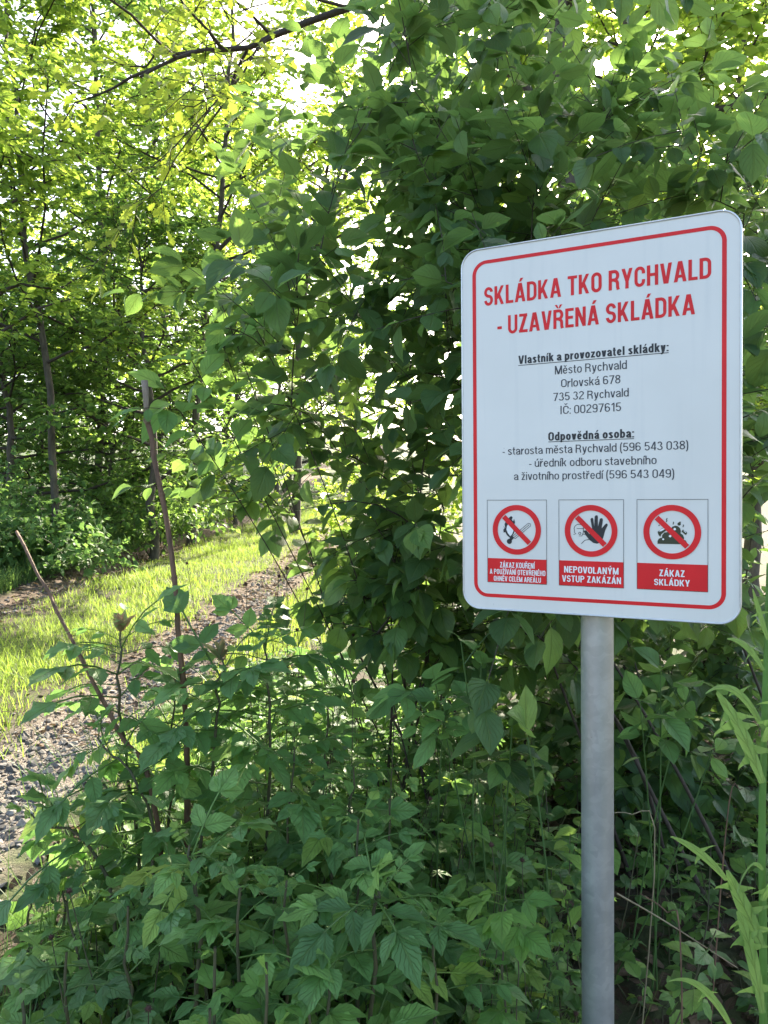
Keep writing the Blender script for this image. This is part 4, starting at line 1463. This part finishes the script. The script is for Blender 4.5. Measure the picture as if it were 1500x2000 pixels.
build_sapling('box elder sapling with dark jagged leaves in the lower left corner', [[P(130, 1860, 1.38), gp(-.56, 1.4)], [P(250, 1770, 1.45), gp(-.48, 1.47)], [P(40, 1930, 1.3), gp(-.6, 1.32)]], 207, T_BOX, M_HERB, .165, bud=False)
build_sapling('lime green vine seedling at the bottom, left of the middle', [[P(420, 1850, 1.25), gp(-.28, 1.28)], [P(520, 1880, 1.22), gp(-.19, 1.26)], [P(410, 1970, 1.18), gp(-.28, 1.2)]], 208, T_LB + T_TRI, M_LIME, .095, bud=False, name='vine_seedling', pairs=2, top=.5)
build_sapling('lime green bramble shoot with toothed leaves left of the post foot', [[P(985, 1750, 1.42), P(985, 1850, 1.42), gp(.22, 1.45)], [P(1010, 1840, 1.4), gp(.25, 1.42)], [P(940, 1790, 1.45), gp(.18, 1.45)]], 209, T_TRI, M_LIME, .11, bud=False, name='bramble_shoot', pairs=1, node=.05, top=.6, r0=.003)
build_sapling('pale coltsfoot clump at the edge of the gravel, lower left', [[P(60, 1760, 1.95), gp(-.95, 2.0)], [P(130, 1730, 2.0), gp(-.85, 2.0)]], 210, T_LB, M_LIME, .12, bud=False, name='coltsfoot_clump', cat='plant', top=.6)

# dead canes
def cane(label, pts, r0, r1, pale=0):
    pts = resample(pts, 24)
    pts[1:-1] += np.random.default_rng(3).normal(0, .0012, (22, 3))
    root = thing('dead_cane', label, 'cane', pts[-1], 'dead canes standing among the saplings')
    r = np.random.default_rng(int(r0 * 1e5))
    m = MB()
    k = pale
    rr = np.linspace(r1, r0, 24) * (1 + .09 * r.normal(0, 1, 24))
    tube(m, pts[k:], rr[k:], 10, cap=True)
    for j in (7, 11, 15, 19):
        tube(m, [pts[j] + [0, 0, .006], pts[j], pts[j] - [0, 0, .006]], [rr[j] * .9, rr[j] * 1.25, rr[j] * .9], 10)
        d = nrm(np.array([r.normal(), -.5, .6]))
        tube(m, [pts[j], pts[j] + d * .014], [rr[j] * .6, .001], 5)
    m.build('stem', M_CANE, root)
    if pale:
        m = MB()
        tube(m, pts[:pale + 1] + [0, 0, .001], rr[:pale + 1] * .95, 10, cap=True)
        tube(m, [pts[pale] + [0, 0, -.008], pts[pale], pts[pale] + [0, 0, .012]], [rr[pale] * .9, rr[pale] * 1.45, rr[pale] * .9], 10)
        m.build('pale_tip', M_PALE, root)
        m = MB()
        off = np.array([-.007, .002, .001])
        tube(m, [pts[pale] + off * .4, pts[max(1, pale - 2)] + off * 1.1, pts[0] + off * 1.3], [.004, .0045, .004], 8, cap=True)
        m.build('split_sliver', M_PALE, root)
    return root


cane('tall brown dead cane with a pale split tip', [P(284, 744, 2.15), P(290, 830, 2.15), P(312, 950, 2.13), P(335, 1080, 2.12), P(350, 1230, 2.1), P(363, 1420, 2.08), P(368, 1700, 2.06), gp(-.52, 2.05)], .0088, .0068, 3)
cane('shorter dead cane leaning left over the track', [P(32, 1038, 2.2), P(100, 1170, 2.1), P(170, 1310, 2.02), P(240, 1440, 1.97), P(300, 1560, 1.96), gp(-.50, 1.95)], .0062, .0040)


# ------------------------------------------------------------------ prickly lettuce at the right edge
def lettuce_leaf(M, b, tip, sag, w, r, lobes):
    b, tip = np.asarray(b, float), np.asarray(tip, float)
    n = 18
    s = np.linspace(0, 1, n)[:, None]
    mid = b * (1 - s) + tip * s + UP * (sag * 4 * s * (1 - s))
    tg = nrm(np.gradient(mid, axis=0))
    side = nrm(np.cross(tg, [0.15, 1, .2]))
    nor = np.cross(side, tg)
    hw = w * (np.sin(np.linspace(.12, 1, n) * math.pi) ** .8 * .26 + .05)
    V, F, UV = [], [], []
    for i in range(n):
        for u in (-1, 0, 1):
            V.append(mid[i] + side[i] * u * hw[i] + nor[i] * abs(u) * hw[i] * .35)
            UV.append((u, i / n))
    for i in range(n - 1):
        for c in (0, 1):
            F.append((3 * i + c, 3 * i + c + 1, 3 * i + 4 + c, 3 * i + 3 + c))
    for t in lobes:
        i = int(t * (n - 1))
        for u in (-1, 1):
            l = w * (1.15 - .45 * abs(t - .45)) * (.45 + .8 * r.random())
            i = max(1, min(n - 2, i + r.integers(-1, 2)))
            p0 = mid[i] + side[i] * u * hw[i] * .8
            d = nrm(side[i] * u - tg[i] * .45 + nor[i] * r.normal(.1, .2))
            wd = tg[i] * w * .30
            k = len(V)
            p1, p2 = p0 + d * l * .45, p0 + d * l * .8 - tg[i] * l * .10
            p3 = p0 + d * l - tg[i] * l * .28
            V += [p0 - wd * 1.3, p0 + wd * 1.3, p1 - wd * .55, p1 + wd * .55, p2 - wd * .3, p2 + wd * .3, p3]
            UV += [(0, .2), (.3, .2), (.4, .4), (.6, .4), (.7, .6), (.8, .6), (1, 1)]
            F += [(k, k + 1, k + 3, k + 2), (k + 2, k + 3, k + 5, k + 4), (k + 4, k + 5, k + 6)]
    M.add(V, F, UV, r.random())


LY = 1.12
lb = gp((1492 - 750) / 1500 * LY, LY)
lett = thing('prickly_lettuce', 'prickly lettuce with pale stem and jagged spiny leaves at the right edge', 'plant', lb)
m = MB()
tube(m, resample([lb, P(1491, 1900, LY), P(1488, 1650, LY), P(1492, 1450, LY), P(1496, 1300, LY), P(1502, 1100, LY)], 16), np.linspace(.0065, .0035, 16), 8)
m.build('stem', M_LETT, lett)
rl = np.random.default_rng(4)
for b_, t_, sag, w in (((1490, 1530), (1400, 1352), .012, .034), ((1494, 1430), (1378, 1355), .03, .020), ((1492, 1310), (1420, 1248), .012, .016), ((1489, 1850), (1420, 1700), .0, .040),
                       ((1420, 1720), (1310, 1634), .008, .022), ((1490, 1980), (1440, 1780), .02, .032), ((1430, 2010), (1305, 1918), .025, .022), ((1490, 1760), (1600, 1640), .01, .03), ((1492, 1450), (1580, 1330), .01, .03),
                       ((1500, 1250), (1470, 1150), .0, .014), ((1490, 1700), (1440, 1745), .02, .016)):
    m = MB()
    w *= .8
    lettuce_leaf(m, P(*b_, LY - .03 * rl.random()), P(*t_, LY - .08 - .06 * rl.random()), sag, w, rl, (.25, .48, .72) if w > .018 else (.5,))
    m.build('leaf', M_LETT, lett)


# ------------------------------------------------------------------ avens with brown burs
def avens(root, pts, r):
    ms, ml = MB(), MB()
    for sh in pts:
        p = resample(sh, 8)
        tube(ms, p, np.linspace(.0022, .001, 8), 4)
        c = p[-1]
        mbu = MB()
        k = 60
        d = nrm(r.normal(0, 1, (k, 3)))
        ss = T_make([(-.12, 0, 0), (.12, 0, 0), (0, 1, 0)], [(0, 1, 2)], [(0, 0)] * 3)
        mbu.inst(ss, np.tile(c, (k, 1)), d, nrm(r.normal(0, 1, (k, 3))), .007 + .003 * r.random(k), r.random(k))
        a = np.arange(6) / 6 * 6.283
        lat = [0, .0045, .0045, 0]
        V = [c + [0, 0, -.005]] + [c + .0048 * np.array([math.cos(t), math.sin(t), h]) for h in (-.4, .4) for t in a] + [c + [0, 0, .005]]
        F = [(0, 1 + (i + 1) % 6, 1 + i) for i in range(6)] + [(1 + i, 1 + (i + 1) % 6, 7 + (i + 1) % 6, 7 + i) for i in range(6)] + [(13, 7 + i, 7 + (i + 1) % 6) for i in range(6)]
        mbu.add(V, F)
        mbu.build('seed_head', M_BUR, root)
        q = p[2:6]
        ml.inst(T_TRI[0], q, r.normal(0, 1, (len(q), 3)) * [1, 1, .3], UP + r.normal(0, .3, (len(q), 3)), .05 + .03 * r.random(len(q)), r.random(len(q)))
    ms.build('stem', M_STEMB, root)
    ml.build('foliage', M_HERB, root)


ra = np.random.default_rng(8)
for lab, heads in (('wood avens with dark burs in front of the sunlit grass strip', [(560, 1110), (545, 1125), (600, 1150), (365, 1100), (480, 1140)]),
                   ('wood avens with burs above the green saplings, left of the dogwood', [(625, 1200), (690, 1240), (660, 1290), (580, 1230)]),
                   ('wood avens with burs low among the ash seedlings', [(690, 1330), (640, 1490), (770, 1400), (840, 1560)]),
                   ('wood avens with a brown bur at the lower left corner', [(290, 1970), (80, 1900), (100, 1830), (135, 1740)]),
                   ('wood avens with burs right of the post foot', [(1125, 1980), (1250, 1950), (960, 1650), (1020, 1680)])):
    Yc = {0: 2.6, 1: 2.4, 2: 2.0, 3: 1.5, 4: 1.5}[0 if 'sunlit' in lab else 1 if 'above' in lab else 2 if 'among' in lab else 3 if 'lower left' in lab else 4]
    hp = [P(x, y, Yc + .15 * ra.normal()) for x, y in heads]
    cen = np.mean(hp, 0)
    b = gp(cen[0], cen[1] + .05)
    t = thing('wood_avens', lab, 'plant', b, 'wood avens with brown seed heads')
    avens(t, [[b + ra.normal(0, .04, 3) * [1, 1, 0], (b + h) / 2 + ra.normal(0, .03, 3), h] for h in hp], ra)


# ------------------------------------------------------------------ left bank bushes
GL = 'bushes on the bank beyond the track'
def bank_bush(label, x, y, rad, h, n, seed, mat=M_HERB, size=.085):
    r = np.random.default_rng(seed)
    th, rr_ = r.random(n) * 6.283, rad * np.sqrt(r.random(n))
    hh = h * (.25 + .75 * r.random(n)) * (1 - .5 * (rr_ / rad) ** 2)
    px_, py_ = x + rr_ * np.cos(th), y + rr_ * np.sin(th) * .8
    tips = np.c_[px_, py_, gz(px_, py_) + hh]
    build_shrub('bank_bush', label, 'bush', GL, B((x, y), (x + .15, y), (x - .15, y + .1)), tips, size, seed, T_LO, mat, M_STEMB, spacing=.07, span=.5, side=3)


bank_bush('leafy bush in the shade just left of the taller dead cane', -3.75, 8.8, .8, .75, 50, 301)
bank_bush('low pale bush at the left edge above the shorter dead cane', -4.7, 8.6, .8, .85, 45, 302)
bank_bush('bush between the two dead canes at the foot of the slender trunk', -4.15, 9.4, .8, 1.3, 50, 303)
bank_bush('dark bush behind the taller dead cane where the bank meets the track', -3.2, 10.6, .9, 1.5, 55, 304, M_TREE_SHADE)
bank_bush('sunlit bush at the far bend of the track', -2.9, 15.0, 1.1, 2.0, 60, 305, M_TREE, .1)
bank_bush('sunlit bush seen through the dogwood sprays', -.2, 14.0, .9, 1.6, 50, 306, M_TREE, .1)
bank_bush('sunlit bush behind the dogwood, close to the left edge of the sign board', .7, 9.0, 1.0, 1.7, 55, 308, M_TREE, .1)
bank_bush('sunlit bush on the right shoulder of the track behind the dogwood', -.35, 11.2, .8, 1.5, 50, 309, M_TREE, .1)
bank_bush('shaded bush beyond the far wheel rut under the dark bent trunk', -3.6, 12.4, 1.0, 1.9, 60, 307, M_TREE_SHADE, .1)


# ------------------------------------------------------------------ grass and ground cover
def scatter_grass(name, label, mat, n, xf, hmin, hmax, seed, keep=None, wide=1.0):
    r = np.random.default_rng(seed)
    x, y = xf(r, n)
    if keep is not None:
        k = keep(x, y, r)
        x, y = x[k], y[k]
    n = len(x)
    z = gz(x, y) - .01
    pos = np.c_[x, y, z]
    az = r.random(n) * 6.283
    f = np.c_[np.cos(az) * .35, np.sin(az) * .35, np.ones(n)] + r.normal(0, .12, (n, 3))
    no = np.c_[-np.cos(az), -np.sin(az), .2 * np.ones(n)]
    patch = .5 + .5 * np.sin(2.1 * x + 1.0) * np.sin(1.7 * y + .5)
    h = hmin + (hmax - hmin) * r.random(n) ** 1.5 * (.5 + .6 * patch)
    M = MB()
    w = r.integers(0, len(T_GR), n)
    for k, T in enumerate(T_GR):
        s = w == k
        T2 = dict(T)
        T2['v'] = T['v'] * [wide, 1, 1]
        M.inst(T2, pos[s], f[s], no[s], h[s], np.clip(r.beta(1.6, 2.2, s.sum()), 0, 1))
    return stuff(M.build(name, mat), label, 'grass')


def strip(r, n):
    y = 2.3 + 22 * r.random(n) ** 1.9
    k = rut_off(y) - .30
    d = np.where(r.random(n) < .5, r.normal(0, .30, n) * k / .67, r.uniform(-1.0, 1.0, n) * k)
    return track_x(y) + d, y


def clumpy(x, y, r):
    c = np.sin(5.1 * x + 2 * y) * np.sin(4.3 * y - 1.7 * x) + .6 * np.sin(11 * x) * np.sin(9 * y + 1)
    return r.random(len(x)) < np.clip(.66 + .4 * c, .12, 1)


scatter_grass('grass', 'sunlit grass strip growing between the two wheel ruts', M_GRASS, 120000, strip, .04, .15, 401, clumpy)


def verge(r, n):
    y = 4.0 + 16 * r.random(n) ** 1.5
    d = -(rut_off(y) + .42) - np.abs(r.normal(0, .75, n))
    return track_x(y) + d, y


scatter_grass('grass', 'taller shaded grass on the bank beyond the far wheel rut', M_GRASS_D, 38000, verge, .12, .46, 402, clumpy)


def shoulder(r, n):
    y = 3.1 + 16 * r.random(n) ** 1.5
    return track_x(y) + rut_off(y) + .36 + np.abs(r.normal(0, .28, n)), y


scatter_grass('grass', 'dry and green grass fringe between the near wheel rut and the saplings', M_GRASS, 20000, shoulder, .05, .22, 405, clumpy)


def sparse(r, n):
    y = 1.6 + 14 * r.random(n) ** 1.6
    d = r.uniform(-1.6, 1.9, n)
    return track_x(y) + d, y


def tufts(x, y, r):
    c = np.sin(7.3 * x + 1) * np.sin(6.1 * y) * np.sin(3.7 * x - 4.9 * y)
    return c > np.where(y > 5, .22, .5)


scatter_grass('grass', 'short scattered grass tufts on the gravel ruts', M_GRASS, 34000, sparse, .03, .12, 403, tufts)


def near(r, n):
    return r.uniform(-.95, .5, n), r.uniform(1.15, 3.6, n)


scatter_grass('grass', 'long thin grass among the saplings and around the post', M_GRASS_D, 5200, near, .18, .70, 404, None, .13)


# herbs that read as one mass
def herbs(name, label, n, xf, hf, seed, mat, Ts, size, per=9):
    r = np.random.default_rng(seed)
    x, y = xf(r, n)
    z = gz(x, y)
    h = hf(x, y, r)
    M = MB()
    pos, fw, no = [], [], []
    for i in range(len(x)):
        b = np.array([x[i], y[i], z[i] - .02])
        lean = r.normal(0, .16, 3) * [1, 1, 0]
        top = b + UP * h[i] + lean * h[i]
        tube(M, [b, (b + top) / 2 + r.normal(0, .02, 3), top], [.0028, .002, .0012], 4, mat=1)
        k = max(4, int(per * (.5 + h[i] * 1.6)))
        t = 1 - (1 - .15) * r.random(k) ** 1.5
        az = r.random(k) * 6.283
        pos.append(b + (top - b) * t[:, None])
        fw.append(np.c_[np.cos(az), np.sin(az), r.normal(.12, .35, k)])
        no.append(UP + r.normal(0, .35, (k, 3)))
    pos, fw, no = map(np.concatenate, (pos, fw, no))
    w_ = r.integers(0, len(Ts), len(pos))
    kp = not_sign(pos)
    for k, T in enumerate(Ts):
        w = (w_ == k) & kp
        M.inst(T, pos[w], fw[w], no[w], size * (.5 + .75 * r.random(w.sum())), r.random(w.sum()))
    return stuff(M.build(name, [mat, M_STEMB]), label, 'undergrowth')


def near2(r, n):
    y = r.uniform(1.5, 4.6, n)
    x = r.uniform(-.86, .5, n) - .02 * (y - 2)
    return x, y


herbs('undergrowth', 'mixed leafy weeds covering the shoulder between track and dogwood', 560, near2,
      lambda x, y, r: (.10 + .52 * smooth(-.95, -.3, x) * r.random(len(x)) ** .7) * (1 - .3 * smooth(3, 4.6, y)) + .06, 501, M_HERB, T_DOG[:2] + T_TRI + T_EL + T_PAL, .085)


herbs('undergrowth', 'paler feathery weeds standing among the leafy weeds', 150, near2, lambda x, y, r: .12 + .45 * smooth(-.95, -.3, x) * r.random(len(x)), 504, M_BOX, T_ASH + T_PAL, .15, 6)
herbs('undergrowth', 'lime green broad leaves dotted among the weeds', 60, near2, lambda x, y, r: .10 + .42 * smooth(-.95, -.3, x) * r.random(len(x)), 505, M_LIME, T_LB + T_PAL, .10, 5)
herbs('undergrowth', 'fine small leaved bedstraw threading through the weeds', 240, near2, lambda x, y, r: .15 + .55 * smooth(-.95, -.3, x) * r.random(len(x)), 506, M_BOX, T_XS, .028, 22)


def near3(r, n):
    return r.uniform(.35, 2.2, n), r.uniform(2.1, 3.9, n)


herbs('undergrowth', 'low dim weeds in the deep shade under the dogwood', 330, near3, lambda x, y, r: .06 + .40 * r.random(len(x)) ** 1.5, 502, M_HERB, T_DOG[:2] + T_TRI, .075, 7)


def bank(r, n):
    y = 5.5 + 9 * r.random(n)
    return track_x(y) - 1.9 - np.abs(r.normal(0, 1.0, n)), y


herbs('undergrowth', 'weeds and nettles covering the shaded bank beyond the track', 900, bank, lambda x, y, r: .15 + .55 * r.random(len(x)), 503, M_HERB, T_LO, .085, 10)

# dead leaves under the shrubs
r = np.random.default_rng(9)
n = 5200
x, y = r.uniform(-1.1, 2.6, n), r.uniform(1.2, 5.2, n)
m = MB()
w_ = r.integers(0, 3, n)
pos = np.c_[x, y, gz(x, y) + .012 + .02 * r.random(n)]
for k in range(3):
    w = w_ == k
    m.inst(T_LO[k], pos[w], np.c_[r.normal(0, 1, (w.sum(), 2)), r.normal(0, .2, w.sum())], UP + r.normal(0, .3, (w.sum(), 3)), .05 + .03 * r.random(w.sum()), r.random(w.sum()))
stuff(m.build('leaf_litter', M_LITTER), 'dry brown leaves lying on the soil under the shrubs', 'litter')

r = np.random.default_rng(19)
n = 3800
y = 3.5 + 9 * r.random(n)
x = track_x(y) + np.where(r.random(n) < .6, 1, -1) * (rut_off(y) + r.normal(0, .26, n))
m = MB()
pos = np.c_[x, y, gz(x, y) + .01]
w = r.random(n) < .45
m.inst(T_XS[0], pos[w], np.c_[r.normal(0, 1, (w.sum(), 2)), r.normal(0, .2, w.sum())], UP + r.normal(0, .3, (w.sum(), 3)), .03 + .04 * r.random(w.sum()), r.random(w.sum()))
w = ~w
m.inst(T_GR[1], pos[w], np.c_[r.normal(0, 1, (w.sum(), 2)), r.normal(.15, .15, w.sum())], UP + r.normal(0, .4, (w.sum(), 3)), .08 + .12 * r.random(w.sum()), .6 + .4 * r.random(w.sum()))
stuff(m.build('leaf_litter', M_LITTER), 'dry leaves and straw scattered on the wheel ruts', 'litter')

# gravel on the ruts
r = np.random.default_rng(10)
n = 9000
y = 2.0 + 7.5 * r.random(n) ** 2.6
sgn = np.where(r.random(n) < .78, 1, -1)
x = track_x(y) + sgn * (rut_off(y) + r.normal(0, .16, n))
m = MB()
ico = [(0, 0, 1)] + [(.9 * math.cos(a), .9 * math.sin(a), .35) for a in np.arange(5) * 1.2566] + [(.9 * math.cos(a + .63), .9 * math.sin(a + .63), -.35) for a in np.arange(5) * 1.2566]
icf = [(0, 1 + i, 1 + (i + 1) % 5) for i in range(5)] + [(1 + i, 6 + i, 1 + (i + 1) % 5) for i in range(5)] + [(1 + (i + 1) % 5, 6 + i, 6 + (i + 1) % 5) for i in range(5)]
TS = []
for k in range(4):
    v = np.array(ico) * (1 + .25 * r.normal(0, 1, (11, 1))) * [1, .75, .5]
    TS.append(T_make(v, icf, np.zeros((11, 2))))
w_ = r.integers(0, 4, n)
pos = np.c_[x, y, gz(x, y) + .003]
for k in range(4):
    w = w_ == k
    c = w.sum()
    m.inst(TS[k], pos[w], np.c_[r.normal(0, 1, (c, 2)), r.normal(0, .15, c)], UP + r.normal(0, .2, (c, 3)), .006 + .024 * r.random(c) ** 3, r.random(c))
stuff(m.build('gravel', M_STONE, None, False), 'loose grey stones lying in the wheel ruts', 'gravel')

# dry stems arching in the shade on the right
GS = 'dry stems in the shade right of the post'
for lab, pts in (('pale dry grass stem slanting down right of the post', [P(1205, 1745, 1.6), P(1300, 1800, 1.6), P(1440, 1890, 1.6)]),
                 ('reddish dry stem rising to the lettuce leaf', [gp(.72, 1.75), P(1420, 1600, 1.75), P(1450, 1540, 1.75)]),
                 ('thin arching dry stem beside the post in the dark', [gp(.62, 1.9), P(1280, 1640, 1.9), P(1230, 1590, 1.9), P(1180, 1590, 1.9)]),
                 ('brown bramble stem curving up from the bottom right', [gp(.58, 1.5), P(1330, 1850, 1.5), P(1300, 1780, 1.55), P(1250, 1745, 1.6)])):
    pp = resample(pts, 12)
    t = thing('dry_stem', lab, 'stem', pp[0], GS)
    m = MB()
    tube(m, pp, np.linspace(.0022, .0010, 12), 5)
    m.build('stem', M_CANE if 'red' in lab or 'brown' in lab else M_STRAW, t)
for o in list(bpy.data.objects):
    if '_o' in o:
        del o['_o']
